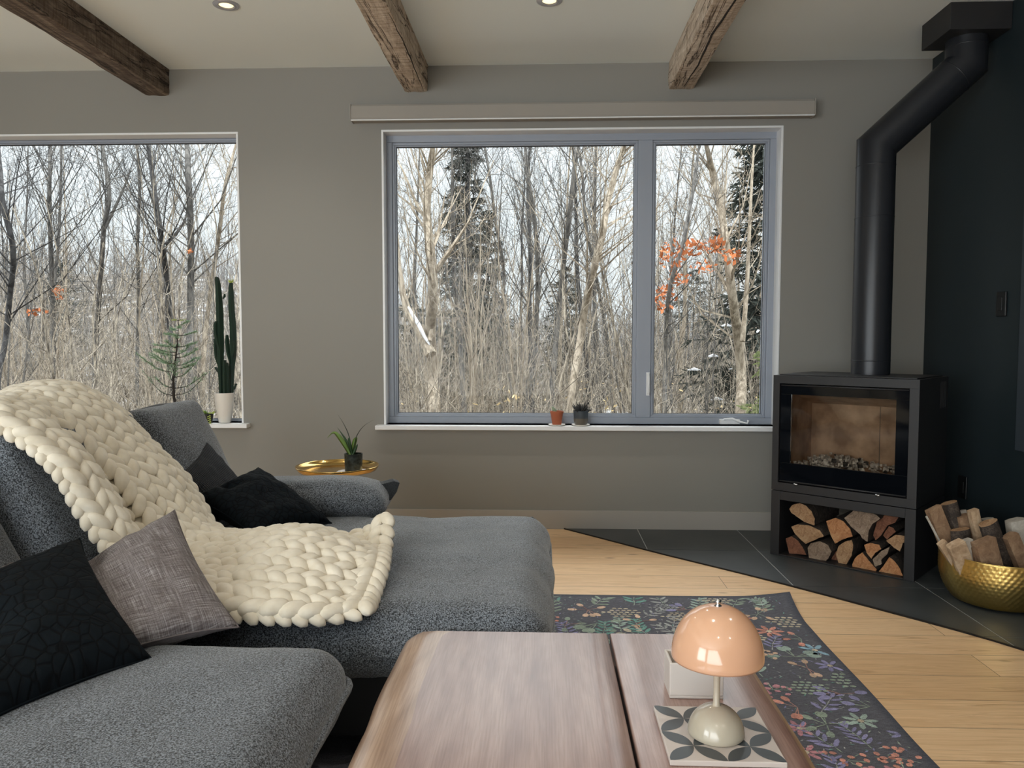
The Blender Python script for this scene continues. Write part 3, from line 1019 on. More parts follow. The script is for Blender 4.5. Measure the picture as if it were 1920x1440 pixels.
n_a, n_z = 230, 52
prof = []
for i in range(n_z + 1):
    f = i / n_z
    if f < 0.22:
        g = f / 0.22
        prof.append((0.03 + 0.145 * g, 0.003 + 0.004 * g * g))
    else:
        g = (f - 0.22) / 0.78
        rr0 = 0.175 + 0.056 * (1 - (1 - min(1, g * 1.35)) ** 2.2) - 0.0 * g
        prof.append((rr0, 0.007 + 0.203 * (g ** 1.05)))
b = MB()
vs = []
for i, (r, z) in enumerate(prof):
    for j in range(n_a):
        a = 2 * math.pi * j / n_a
        sgn = ((i % 4) / 4.0)
        dm = (math.cos(a * 62 + (math.pi if (i // 3) % 2 else 0)) * 0.5 + 0.5) * (math.sin((i % 3 + 0.5) / 3 * math.pi))
        k = r + (dm - 0.4) * 0.0032 * (1 if z > 0.008 else 0) * (1 if i < n_z - 1 else 0)
        vs.append((BC.x + k * math.cos(a), BC.y + k * math.sin(a), BC.z + z))
fs = [(i * n_a + j, i * n_a + (j + 1) % n_a, (i + 1) * n_a + (j + 1) % n_a, (i + 1) * n_a + j) for i in range(n_z) for j in range(n_a)]
fs.append(tuple(range(n_a - 1, -1, -1)))
b.add(vs, fs)
o = b.build('bowl', m_brass, t, smooth=True)
so = o.modifiers.new('wall', 'SOLIDIFY'); so.thickness = 0.003; so.offset = -1
b = MB()
b.tube([BC + Vector((math.cos(2 * math.pi * k / 72) * 0.231, math.sin(2 * math.pi * k / 72) * 0.231, 0.21)) for k in range(73)], 0.0028, 8, cap=False)
b.build('rim', m_brass, t, smooth=True)

STICKS = [  # left/right top corners, left/right bottom corners (crop pixels), distance, thickness, material, bark side, label
    ((1190, 215), (1285, 200), (1262, 480), (1377, 465), 3.50, 0.030, 1, 'wide brown plank leaning out over the left rim of the brass basket'),
    ((1290, 168), (1420, 172), (1350, 420), (1450, 420), 3.56, 0.075, 'b', 'tallest bark-covered round log at the back of the brass basket'),
    ((1418, 270), (1512, 262), (1440, 520), (1550, 520), 3.52, 0.05, 1, 'brown split log behind the pale stick in the brass basket'),
    ((1500, 232), (1572, 215), (1556, 445), (1612, 440), 3.45, 0.035, 0, 'pale narrow stick standing upright in the middle of the brass basket'),
    ((1372, 375), (1512, 363), (1385, 560), (1525, 560), 3.44, 0.05, 'b', 'dark bark block left of the pale stick in the brass basket'),
    ((1580, 340), (1712, 300), (1700, 700), (1850, 690), 3.36, 0.065, 'b', 'large dark bark log leaning left in the brass basket'),
    ((1548, 455), (1680, 440), (1590, 690), (1765, 690), 3.29, 0.05, 1, 'short tan split log standing at the front of the brass basket'),
    ((1798, 300), (1915, 295), (1850, 690), (1975, 690), 3.44, 0.05, 2, 'whitish square-cut plank at the right of the brass basket'),
    ((1770, 400), (1850, 430), (1860, 640), (1912, 545), 3.33, 0.05, 1, 'brown log poking out to the right of the big dark log in the basket'),
    ((1455, 450), (1520, 445), (1500, 680), (1575, 680), 3.33, 0.035, 2, 'grey narrow split piece standing near the middle front of the basket'),
    ((1345, 480), (1462, 474), (1350, 680), (1480, 680), 3.29, 0.045, 0, 'light short split log behind the left front rim of the basket'),
    ((1182, 268), (1190, 276), (1262, 520), (1278, 515), 3.47, 0.006, 2, 'thin strip of bark sticking out at the far left of the basket'),
    ((1422, 232), (1476, 224), (1440, 420), (1490, 420), 3.58, 0.035, 2, 'small pale log end showing behind the others in the basket'),
    ((1598, 282), (1668, 292), (1610, 480), (1700, 480), 3.56, 0.04, 2, 'greyish log end between the pale stick and the dark log in the basket'),
    ((1262, 466), (1335, 470), (1290, 640), (1350, 640), 3.34, 0.03, 0, 'small light kindling piece at the left rim of the brass basket'),
    ((1530, 505), (1560, 500), (1545, 640), (1590, 650), 3.31, 0.03, 1, 'reddish thin kindling stick beside the short tan log in the basket'),
]
for i, (tl, tr_, bl, br2, yy, th, mk, lab) in enumerate(STICKS):
    q = [on_y(1440 + p[0] / 4, 900 + p[1] / 4, yy) for p in (tl, tr_, br2, bl)]
    T0, T1, B1, B0 = q
    Tm, Bm = (T0 + T1) / 2, (B0 + B1) / 2
    ax = (Tm - Bm)
    hw = ((T1 - T0).length + (B1 - B0).length) / 4
    # run the stick down into the basket
    if Bm.z > 0.09:
        k = (Bm.z - 0.07) / max(0.05, ax.z)
        Bm = Bm - ax * min(k, 0.8)
    # keep the foot inside the bowl
    off = Vector((Bm.x - BC.x, Bm.y - BC.y, 0))
    if off.length > 0.15: Bm -= off * (1 - 0.15 / off.length)
    ax = (Tm - Bm); ax.normalize()
    sd = Vector((1, 0, 0)) - ax * ax.x; sd.normalize()
    nn = ax.cross(sd); nn.normalize()
    b = MB()
    rnd = mk == 'b'
    nseg = 9
    shape = []
    if rnd:
        for k in range(14):
            a = 2 * math.pi * k / 14
            r_ = 1 + 0.12 * noise.noise(Vector((math.cos(a) * 2, math.sin(a) * 2, i * 3.1)))
            shape.append((math.cos(a) * hw * r_, math.sin(a) * th / 2 * r_))
    else:
        cs = [(-1, -1), (0.0, -1.15), (1, -0.9), (1.02, 0.2), (0.8, 1), (-0.2, 1.05), (-1, 0.9), (-1.03, 0)]
        cs = [(a + rr.uniform(-.1, .1), c_ + rr.uniform(-.15, .15)) for a, c_ in cs]
        shape = [(a * hw, c_ * th / 2) for a, c_ in cs]
    ns = len(shape)
    vs = []
    for s_ in range(nseg):
        f = s_ / (nseg - 1)
        cp = Bm.lerp(Tm, f)
        for k, (a, c_) in enumerate(shape):
            jit = 0.0018 * noise.noise(Vector((k * 1.7, s_ * 0.9, i * 5)))
            tilt = 0.10 * a if s_ == nseg - 1 else 0
            vs.append(cp + sd * (a + jit) + nn * (c_ + jit) + ax * tilt)
    b.add(vs, [])
    for s_ in range(nseg - 1):
        for k in range(ns):
            b.f.append((s_ * ns + k, s_ * ns + (k + 1) % ns, (s_ + 1) * ns + (k + 1) % ns, (s_ + 1) * ns + k))
            b.m.append(1 if (rnd or (k in (4, 5))) else 0)
    b.f.append(tuple(range(ns - 1, -1, -1))); b.m.append(0)
    b.f.append(tuple((nseg - 1) * ns + k for k in range(ns))); b.m.append(0)
    face = m_cut[0] if rnd else m_split[mk]
    o = b.build('firewood_stick' if th < 0.04 else 'firewood_log', [face, m_bark if mk != 2 else m_split[2]], origin=tuple(Bm), auto=45)
    tag(o, lab, 'log', 'firewood standing in the brass basket')

# ---------------------------------------------------------------- soft shapes
def rounded(mb, half, r, c, M=None, n=(16, 16, 8), puff=(0, 0, 0.0), wob=0.004, seed=0, sag=None, mi=0):
    """rounded box cushion; puff = outward swell of each pair of faces"""
    hx_, hy_, hz_ = half
    seen = {}
    vs = []; fs = []

    def vert(p):
        key = (round(p[0], 5), round(p[1], 5), round(p[2], 5))
        if key in seen: return seen[key]
        # uneven spacing: more points near the edges
        q = [math.sin(v * math.pi / 2) * 0.5 + v * 0.5 for v in p]
        w_ = Vector((q[0] * hx_, q[1] * hy_, q[2] * hz_))
        cl = Vector((max(-hx_ + r, min(hx_ - r, w_.x)), max(-hy_ + r, min(hy_ - r, w_.y)), max(-hz_ + r, min(hz_ - r, w_.z))))
        d_ = w_ - cl
        if d_.length > 1e-9:
            w_ = cl + d_.normalized() * r
        fx, fy, fz = 1 - q[0] ** 2, 1 - q[1] ** 2, 1 - q[2] ** 2
        w_.x += q[0] * puff[0] * fy * fz if abs(q[0]) > 0.5 else q[0] * puff[0] * fy * fz
        w_.y += q[1] * puff[1] * fx * fz
        w_.z += q[2] * puff[2] * (fx * fy) ** 0.7
        d = noise.noise(Vector((w_.x * 5 + seed, w_.y * 5, w_.z * 5))) * wob + noise.noise(Vector((w_.x * 16 + seed, w_.y * 16, w_.z * 16))) * wob * 0.35
        w_ += Vector(q).normalized() * d
        if sag: w_ = sag(w_)
        if M is not None: w_ = M @ w_
        vs.append(w_ + Vector(c))
        seen[key] = len(vs) - 1
        return len(vs) - 1

    def face(fn, na, nb):
        for i in range(na):
            for j in range(nb):
                a0, a1 = -1 + 2 * i / na, -1 + 2 * (i + 1) / na
                b0, b1 = -1 + 2 * j / nb, -1 + 2 * (j + 1) / nb
                fs.append((vert(fn(a0, b0)), vert(fn(a1, b0)), vert(fn(a1, b1)), vert(fn(a0, b1))))
    nx, ny, nz = n
    face(lambda a, b_: (a, b_, 1), nx, ny)
    face(lambda a, b_: (-a, b_, -1), nx, ny)
    face(lambda a, b_: (a, -1, b_), nx, nz)
    face(lambda a, b_: (-a, 1, b_), nx, nz)
    face(lambda a, b_: (1, a, b_), ny, nz)
    face(lambda a, b_: (-1, -a, b_), ny, nz)
    mb.add(vs, fs, mi)


def seam_loop(mb, half, r, c, z, M=None, rad=0.006, n=24, wob=0.0):
    hx_, hy_ = half[0], half[1]
    pts = []
    corners = [(1, 1), (-1, 1), (-1, -1), (1, -1)]
    for k, (sx_, sy_) in enumerate(corners):
        for q in range(7):
            a = math.radians(k * 90 + q * 15)
            pts.append(Vector((sx_ * (hx_ - r) + math.cos(a) * r, sy_ * (hy_ - r) + math.sin(a) * r, z)))
    out = []
    for i in range(len(pts)):
        a, c_ = pts[i], pts[(i + 1) % len(pts)]
        m_ = max(1, int((c_ - a).length / 0.06))
        for q in range(m_): out.append(a.lerp(c_, q / m_))
    out.append(out[0])
    out = [p + Vector((0, 0, noise.noise(p * 7) * wob)) for p in out]
    if M is not None: out = [M @ p for p in out]
    mb.tube([p + Vector(c) for p in out], rad, 8, cap=False, flat=1.6)


# ---------------------------------------------------------------- sofa
sf = empty('sectional_sofa', (-1.0, 2.0, 0), 'large charcoal grey sectional sofa with a chaise in front of the windows', 'sofa')
b = MB()
rounded(b, (0.43, 0.62, 0.10), 0.03, (-1.02, 1.10, 0.18), wob=0.0)
rounded(b, (0.68, 0.56, 0.10), 0.03, (-0.69, 2.53, 0.18), wob=0.0)
b.build('base', m_sofa_base, sf, smooth=True)
for (x, y) in ((-0.1, 2.06), (-0.1, 2.98), (-0.68, 0.62), (-1.35, 2.98)):
    b = MB(); b.box(x - 0.03, x + 0.03, y - 0.03, y + 0.03, 0.006 if False else 0.0, 0.09)
    b.build('leg', m_blackmetal, sf, bevel=0.004)
# seat cushion near
b = MB()
h_ = (0.47, 0.60, 0.085)
c_ = (-0.905, 1.125, 0.365)
rounded(b, h_, 0.075, c_, n=(30, 34, 10), puff=(0.01, 0.012, 0.022), wob=0.008, seed=3)
cu = b.build('seat_cushion', m_sofa, sf, smooth=True)
b = MB(); seam_loop(b, (h_[0] + 0.004, h_[1] + 0.004), 0.06, c_, -0.005, rad=0.007, wob=0.006)
b.build('piping', m_sofa, cu, smooth=True)
# chaise cushion: long one in two cases of depth
b = MB()
h_ = (0.665, 0.590, 0.105)
c_ = (-0.64, 2.530, 0.325)
rounded(b, h_, 0.10, c_, n=(44, 40, 12), puff=(0.01, 0.01, 0.022), wob=0.012, seed=8)
cu = b.build('chaise_cushion', m_sofa, sf, smooth=True)
b = MB(); seam_loop(b, (h_[0] + 0.004, h_[1] + 0.004), 0.09, c_, 0.0, rad=0.007, wob=0.005)
fx_ = c_[0] + h_[0] - 0.01
b.tube([(fx_ - 0.025, c_[1] + h_[1] - 0.045, 0.25), (fx_ - 0.012, c_[1] + h_[1] - 0.035, 0.33), (fx_ - 0.03, c_[1] + h_[1] - 0.05, 0.40), (fx_ - 0.06, c_[1] + h_[1] - 0.08, 0.428)], 0.009, 8)
b.build('piping', m_sofa, cu, smooth=True)

# back cushions, tilted
tilt = math.radians(-25)
for (y0, y1, top, lab) in ((2.62, 3.10, 0.90, 1), (1.93, 2.60, 0.90, 2), (1.20, 1.91, 0.83, 3)):
    hy_ = (y1 - y0) / 2
    M = Matrix.Rotation(tilt, 3, 'Y').to_4x4()
    hz_ = 0.265
    # top front edge sits at x -1.42, z top
    cc = Vector((-1.42, (y0 + y1) / 2, top)) - (M @ Vector((0.09, 0, hz_)))
    if lab == 3: cc.x -= 0.04
    b = MB()
    rounded(b, (0.105, hy_, hz_), 0.045, cc, M, n=(10, 18, 20), puff=(0.035, 0.0, 0.0), wob=0.010, seed=lab * 4)
    cu = b.build('back_cushion', m_sofa, sf, smooth=True)
    b = MB()
    pts = []
    for k in range(15):
        f = k / 14
        z_ = hz_ + 0.002 - 0.02 * math.sin(f * math.pi * 2 + lab) * 0.2
        pts.append(cc + M @ Vector((0.035, -hy_ + 0.03 + (2 * hy_ - 0.06) * f, z_)))
    b.tube(pts, [0.004] + [0.010] * 13 + [0.004], 8, flat=1.0)
    b.build('piping', m_sofa_seam, cu, smooth=True)
b = MB()
rounded(b, (0.09, 1.27, 0.29), 0.05, (-1.62, 1.85, 0.36), n=(6, 20, 8), wob=0.004)
b.build('back_frame', m_sofa, sf, smooth=True)


# ---------------------------------------------------------------- pillows
def pillow(name, T, Rr, B, Lf, th, mat, label, cat='throw pillow', group=None, n=36, seed=0, size=0.45, dent=None, pinch=0.10, wr=0.006, nrm=None):
    """corners: T top, Rr right, B bottom, Lf left (world)"""
    T, Rr, B, Lf = map(Vector, (T, Rr, B, Lf))
    nm = (Rr - Lf).cross(T - B).normalized()
    if nm.dot(EYE - (T + B) / 2) < 0: nm = -nm
    vs = []; uvs = []
    idx = {}
    for side in (1, -1):
        for i in range(n + 1):
            for j in range(n + 1):
                u, v = -1 + 2 * i / n, -1 + 2 * j / n
                u = math.sin(u * math.pi / 2) * 0.35 + u * 0.65; v = math.sin(v * math.pi / 2) * 0.35 + v * 0.65
                edge = i in (0, n) or j in (0, n)
                if side == -1 and edge:
                    idx[(side, i, j)] = idx[(1, i, j)]; continue
                uu = u * (1 - pinch * (1 - v * v) * abs(u) ** 2)
                vv = v * (1 - pinch * (1 - u * u) * abs(v) ** 2)
                a, c_ = (uu + 1) / 2, (vv + 1) / 2
                p = (B * (1 - a) + Rr * a) * (1 - c_) + (Lf * (1 - a) + T * a) * c_
                prof = max(0.0, (1 - u * u) * (1 - v * v))
                h = th / 2 * prof ** 0.42
                wq = noise.noise(Vector((u * 2.2 + seed, v * 2.2, side * 3))) * wr * 2.2 + noise.noise(Vector((u * 6 + seed, v * 6, side * 3))) * wr
                # folds running in from the edges
                e_ = min(1 - abs(u), 1 - abs(v))
                wq += math.sin((u if abs(v) > abs(u) else v) * 17 + seed) * wr * 0.7 * max(0, 1 - abs(e_ - 0.12) / 0.2)
                if dent and side == 1:
                    for (du, dv, dw, dd) in dent:
                        r2 = ((u - du) ** 2 + (v - dv) ** 2) / dw ** 2
                        wq -= dd * math.exp(-r2)
                h += wq * (prof ** 0.4)
                p = p + nm * h * side
                idx[(side, i, j)] = len(vs)
                vs.append(p); uvs.append((uu * size / 2 + (3 if side < 0 else 0), vv * size / 2))
    fs = []
    for side in (1, -1):
        for i in range(n):
            for j in range(n):
                q = (idx[(side, i, j)], idx[(side, i + 1, j)], idx[(side, i + 1, j + 1)], idx[(side, i, j + 1)])
                fs.append(q if side == 1 else q[::-1])
    b = MB(); b.add(vs, fs)
    b.uv = {k: q for k, q in enumerate(uvs)}
    c0 = (T + Rr + B + Lf) / 4
    o = b.build(name, mat, smooth=True, origin=tuple(c0))
    tag(o, label, cat, group)
    # seam cord round the edge
    b = MB()
    loop = [vs[idx[(1, i, 0)]] for i in range(n)] + [vs[idx[(1, n, j)]] for j in range(n)] + [vs[idx[(1, n - i, n)]] for i in range(n)] + [vs[idx[(1, 0, n - j)]] for j in range(n)]
    b.tube(loop + [loop[0]], 0.0025, 6, cap=False)
    b.uv = {k: (0.1, 0.1) for k in range(len(b.v))}
    b.build('seam', mat, o, smooth=True)
    return o


pillow('throw_pillow', (-1.135, 1.83, 0.652), (-0.835, 1.585, 0.458), (-1.00, 1.16, 0.475), (-1.34, 1.40, 0.56), 0.17, m_quilt,
       'large black quilted pillow at the front left on the near seat', seed=2, size=0.47, dent=[(-0.45, -0.1, 0.3, 0.035)], wr=0.004)
pillow('throw_pillow', (-0.98, 2.0, 0.685), (-0.715, 1.76, 0.462), (-0.955, 1.53, 0.468), (-1.20, 1.80, 0.545), 0.145, m_tweed,
       'grey-brown tweed pillow leaning in front of the knitted blanket', seed=5, size=0.45, dent=[(-0.45, 0.72, 0.25, 0.05)], wr=0.005)
pillow('throw_pillow', (-1.30, 1.93, 0.555), (-1.16, 1.80, 0.49), (-1.28, 1.52, 0.49), (-1.48, 1.70, 0.60), 0.10, m_tweed,
       'grey tweed pillow mostly hidden behind the large black pillow at the left edge', seed=8, size=0.4, wr=0.004)
pillow('throw_pillow', (-1.075, 2.86, 0.655), (-0.78, 2.80, 0.46), (-0.98, 2.55, 0.475), (-1.22, 2.62, 0.59), 0.15, m_quilt,
       'smaller black quilted pillow between the blanket and the grey end cushion', seed=11, size=0.45, dent=[(-0.3, 0.72, 0.22, 0.05)], wr=0.006)
pillow('throw_pillow', (-1.31, 2.93, 0.75), (-1.13, 2.97, 0.50), (-1.15, 2.66, 0.49), (-1.29, 2.66, 0.66), 0.09, m_waffle,
       'dark navy waffle-textured pillow against the far back cushion', seed=14, size=0.42, wr=0.003)
b = MB()
EC = Vector((-0.905, 3.06, 0.503))


def ec_sag(p):
    f = p.x / 0.29
    p.z *= 1 - 0.16 * abs(f) ** 3
    p.z -= 0.012 * max(0, f) ** 2
    return p


rounded(b, (0.285, 0.125, 0.068), 0.064, EC, n=(30, 14, 10), puff=(0.0, 0.012, 0.014), wob=0.009, seed=31, sag=ec_sag)
ec = b.build('end_cushion', m_sofa, smooth=True, origin=tuple(EC))
tag(ec, 'charcoal heather end cushion with a stitched corner beside the brass tray', 'cushion')
b = MB()
b.tube([EC + Vector(q) for q in ((-0.25, -0.137, -0.052), (-0.1, -0.142, -0.058), (0.1, -0.142, -0.060), (0.24, -0.130, -0.056), (0.275, -0.08, -0.048), (0.280, -0.03, -0.035))], 0.0055, 8)
b.build('seam', m_sofa_seam, ec, smooth=True)
b = MB()   # gathered corner ear
ear = [(0.225, 0.0, 0.050), (0.262, 0.03, 0.050), (0.300, 0.05, 0.058), (0.322, 0.055, 0.050), (0.312, 0.04, 0.015), (0.292, 0.02, -0.015), (0.268, 0.0, -0.02)]
b.prism([EC + Vector(q) for q in ear], (-0.012, 0.022, 0.008))
b.build('corner_tab', m_sofa_seam, ec, bevel=0.003)

# ---------------------------------------------------------------- chunky knitted blanket
ROWS = [
    ((-1.80, 2.00, 0.66), (-1.84, 2.30, 0.84), (-1.84, 2.62, 0.84)),
    ((-1.68, 1.98, 0.85), (-1.72, 2.30, 0.945), (-1.70, 2.61, 0.94)),
    ((-1.50, 1.97, 0.91), (-1.57, 2.30, 0.965), (-1.55, 2.60, 0.94)),
    ((-1.36, 1.96, 0.87), (-1.43, 2.29, 0.91), (-1.43, 2.60, 0.865)),
    ((-1.265, 1.95, 0.800), (-1.32, 2.28, 0.815), (-1.33, 2.60, 0.770)),
    ((-1.205, 1.95, 0.700), (-1.22, 2.26, 0.725), (-1.22, 2.59, 0.675)),
    ((-1.130, 1.95, 0.590), (-1.14, 2.24, 0.615), (-1.145, 2.55, 0.580)),
    ((-1.050, 1.93, 0.505), (-1.05, 2.22, 0.525), (-1.07, 2.50, 0.515)),
    ((-0.90, 1.89, 0.470), (-0.90, 2.20, 0.515), (-0.92, 2.50, 0.490)),
    ((-0.74, 1.865, 0.450), (-0.74, 2.19, 0.540), (-0.77, 2.54, 0.505)),
    ((-0.59, 1.88, 0.445), (-0.59, 2.18, 0.510), (-0.63, 2.53, 0.485)),
    ((-0.47, 1.93, 0.450), (-0.48, 2.16, 0.475), (-0.52, 2.46, 0.525)),
]


def cr_spline(p0, p1, p2, p3, t):
    return 0.5 * ((2 * p1) + (-p0 + p2) * t + (2 * p0 - 5 * p1 + 4 * p2 - p3) * t * t + (-p0 + 3 * p1 - 3 * p2 + p3) * t ** 3)


NROW = len(ROWS)
RV = [[Vector(p) for p in r] for r in ROWS]


def rowpt(k, s_):
    i = int(math.floor(s_)); f = s_ - i
    g = lambda q: RV[max(0, min(NROW - 1, q))][k]
    if i < 0: i = 0; f = s_
    if i >= NROW - 1: i = NROW - 2; f = s_ - i
    return cr_spline(g(i - 1), g(i), g(i + 1), g(i + 2), f)


# arc-length table along the mid line
SS = [i * (NROW - 1) / 400 for i in range(401)]
LEN = [0.0]
for i in range(400): LEN.append(LEN[-1] + (rowpt(1, SS[i + 1]) - rowpt(1, SS[i])).length)
TOT = LEN[-1]


def s_of(l):
    l = max(0, min(TOT, l))
    lo, hi = 0, 400
    while hi - lo > 1:
        m_ = (lo + hi) // 2
        if LEN[m_] <= l: lo = m_
        else: hi = m_
    return SS[lo] + (SS[hi] - SS[lo]) * (l - LEN[lo]) / max(1e-9, LEN[hi] - LEN[lo])


def surf0(l, t_):
    s_ = s_of(l)
    a, m_, c_ = rowpt(0, s_), rowpt(1, s_), rowpt(2, s_)
    # quadratic through near, mid, far
    return a * (2 * (t_ - 0.5) * (t_ - 1)) + m_ * (-4 * t_ * (t_ - 1)) + c_ * (2 * t_ * (t_ - 0.5))


def normal0(l, t_):
    e = 0.01
    d1 = surf0(l + e, t_) - surf0(l - e, t_)
    d2 = surf0(l, min(1, t_ + e)) - surf0(l, max(0, t_ - e))
    n_ = d1.cross(d2); n_.normalize()
    return n_ if n_.z > -0.2 and (n_.z + n_.x) > 0 else -n_


def surf(l, t_):
    p = surf0(l, t_)
    s_ = s_of(l)
    n_ = normal0(l, t_)
    h = noise.noise(Vector((l * 3.0, t_ * 2.2, 1.3))) * 0.022
    # crease between the near strip and the rest, on the upright part
    g = max(0.0, 1 - abs(s_ - 4.9) / 2.1)
    h -= 0.095 * min(1, g * 1.6) * math.exp(-((t_ - 0.30) / 0.06) ** 2)
    h += 0.022 * min(1, g * 1.6) * math.exp(-((t_ - 0.15) / 0.09) ** 2)
    # soft ridges over the top
    h += 0.012 * math.sin(t_ * 9 + l * 2)
    # curled far corner at the loose end
    g2 = max(0.0, (s_ - 9.8) / 1.2)
    p = p + Vector((0, 0, 1)) * (0.055 * g2 * max(0, (t_ - 0.78) / 0.22))
    return p + n_ * h, n_


bl = MB()
rb = random.Random(21)


def lobe(mb, c, d1, d2, nrm, length, rad, bow, nseg=9, nside=10):
    """fat curved strand piece centred on c running along d1, bowing outwards along d2"""
    vs = []
    for i in range(nseg):
        f = i / (nseg - 1)
        g = (f - 0.5) * 2
        prof = (1 - abs(g) ** 2.6) ** 0.5 if abs(g) < 1 else 0.0
        r_ = rad * (0.18 + 0.82 * prof) if 0 < i < nseg - 1 else rad * 0.12
        p = c + d1 * (g * length / 2) + d2 * (bow * (1 - g * g)) + nrm * (rad * 0.55 * (1 - g * g) - rad * 0.35)
        tg = (d1 * length / 2 - d2 * (2 * bow * g) - nrm * (rad * 1.1 * g)).normalized()
        a = tg.cross(nrm).normalized(); b_ = a.cross(tg)
        for j in range(nside):
            an = 2 * math.pi * j / nside
            vs.append(p + a * math.cos(an) * r_ * 1.06 + b_ * math.sin(an) * r_ * 0.95)
    fs = [(i * nside + j, i * nside + (j + 1) % nside, (i + 1) * nside + (j + 1) % nside, (i + 1) * nside + j) for i in range(nseg - 1) for j in range(nside)]
    fs += [tuple(range(nside - 1, -1, -1)), tuple((nseg - 1) * nside + j for j in range(nside))]
    mb.add(vs, fs)


NC = 9
PITCH_L = 0.049
nr = int(TOT / PITCH_L)
for c_ in range(NC):
    tc_ = (c_ + 0.5) / NC
    for r_ in range(nr):
        l = (r_ + 0.5 + (0.35 if c_ % 2 else 0)) * PITCH_L + rb.uniform(-1, 1) * 0.003
        if l > TOT - 0.02: continue
        for sgn in (-1, 1):
            tt = tc_ + sgn * 0.245 / NC
            p, n_ = surf(l, tt)
            pa, _ = surf(min(TOT, l + 0.01), tt)
            pb, _ = surf(max(0, l - 0.01), tt)
            pw, _ = surf(l, min(1, tt + 0.02)); pw2, _ = surf(l, max(0, tt - 0.02))
            ds = (pa - pb).normalized(); dt = (pw - pw2).normalized()
            wid = (surf0(l, 1) - surf0(l, 0)).length / NC
            ang = math.radians(33 + rb.uniform(-7, 7))
            # V opens against the direction of travel
            d1 = (ds * math.cos(ang) - dt * sgn * math.sin(ang)).normalized()
            d2 = (dt * sgn * math.cos(ang) + ds * math.sin(ang)).normalized()
            k = rb.uniform(0.92, 1.12)
            lobe(bl, p + n_ * 0.004 + n_ * rb.uniform(-0.002, 0.003), d1, d2, n_, 0.083 * k, wid * 0.285 * rb.uniform(0.93, 1.08), 0.004)
# bound-off edges: near edge, far edge, and the loose end
for tt, sg in ((0.0, -1), (1.0, 1)):
    l = 0.02
    while l < TOT - 0.02:
        p, n_ = surf(l, tt)
        pa, _ = surf(min(TOT, l + 0.01), tt); pb, _ = surf(max(0, l - 0.01), tt)
        ds = (pa - pb).normalized(); dt = ds.cross(n_).normalized()
        a = math.radians(38)
        lobe(bl, p - n_ * 0.008, (ds * math.cos(a) + dt * math.sin(a)), dt, n_, 0.07, 0.017, 0.0)
        l += 0.040
for k in range(15):
    tt = (k + 0.5) / 15
    p, n_ = surf(TOT - 0.005, tt)
    pw, _ = surf(TOT - 0.005, min(1, tt + 0.03)); pw2, _ = surf(TOT - 0.005, max(0, tt - 0.03))
    dt = (pw - pw2).normalized(); ds = n_.cross(dt).normalized()
    if ds.x < 0: ds = -ds
    for sgn in (-1, 1):
        a = math.radians(30)
        lobe(bl, p + ds * sgn * 0.016 + n_ * 0.006, (dt * math.cos(a) - ds * sgn * math.sin(a)), ds * sgn, n_, 0.078, 0.019, 0.003)
# backing layer so that no gap shows through
nu, nv = 80, 24
vs = []
for i in range(nu + 1):
    for j in range(nv + 1):
        p, n_ = surf(TOT * i / nu, 0.01 + 0.98 * j / nv)
        vs.append(p - n_ * 0.010)
fs = [(i * (nv + 1) + j, (i + 1) * (nv + 1) + j, (i + 1) * (nv + 1) + j + 1, i * (nv + 1) + j + 1) for i in range(nu) for j in range(nv)]
bl.add(vs, fs)
o = bl.build('knitted_blanket', m_wool, smooth=True, origin=(-0.9, 2.2, 0.45))
tag(o, 'chunky cream hand-knitted wool blanket draped over the sofa back and chaise', 'blanket')

# ---------------------------------------------------------------- side table with pot
TC = Vector((-1.02, 3.78, 0.0))
t = empty('side_table', TC, 'round polished brass tray side table behind the sofa end cushion', 'side table')
zt = 0.488
b = MB()
b.lathe([(0.001, 0.0), (0.15, 0.0), (0.185, 0.004), (0.199, 0.020), (0.202, 0.026), (0.204, 0.026), (0.202, 0.018), (0.19, 0.001), (0.16, -0.004), (0.001, -0.005)], (TC.x, TC.y, zt), 72)
b.build('tray', m_brass_t, t, smooth=True)
b = MB(); b.lathe([(0.012, 0.0), (0.012, zt - 0.004)], (TC.x, TC.y, 0.0), 20); b.build('stem', m_brass_t, t, smooth=True)
b = MB(); b.lathe([(0.13, 0.0), (0.13, 0.008), (0.10, 0.014), (0.012, 0.022)], (TC.x, TC.y, 0.0), 48); b.build('foot', m_brass_t, t, auto=30)
PCc = on_y(661, 878, 3.72)
PC = Vector((PCc.x, 3.74, zt + 0.0005))
b = MB()
b.lathe([(0.001, 0.0), (0.078, 0.0), (0.080, 0.0015), (0.078, 0.0025), (0.001, 0.0022)], PC, 64, fn=lambda r, z, a: r * (1 + 0.05 * abs(math.sin(a * 8))) if r > 0.05 else r)
tag(b.build('paper_doily', m_doily, smooth=True, origin=tuple(PC)), 'white scalloped doily under the dark pot on the brass tray', 'doily')
PC.z += 0.003
t = empty('potted_plant', PC, 'small bulb plant with arching leaves in a dark pot on the brass tray', 'plant')


def pot(mb, c, r0, r1, h, th=0.004, n=36, lip=0.0):
    mb.lathe([(r0 * 0.9, 0), (r0, 0.003), (r1, h - lip), (r1 + (0.003 if lip else 0), h - lip), (r1 + (0.003 if lip else 0), h), (r1 - th, h), (r1 - th * 1.5, h - 0.02), (r0 - th, h * 0.5)], c, n)


b = MB(); pot(b, PC, 0.042, 0.045, 0.088); b.build('pot', m_darkpot, t, auto=40)
b = MB(); b.lathe([(0.001, 0.068), (0.041, 0.066)], PC, 24); b.build('soil', m_soil, t)


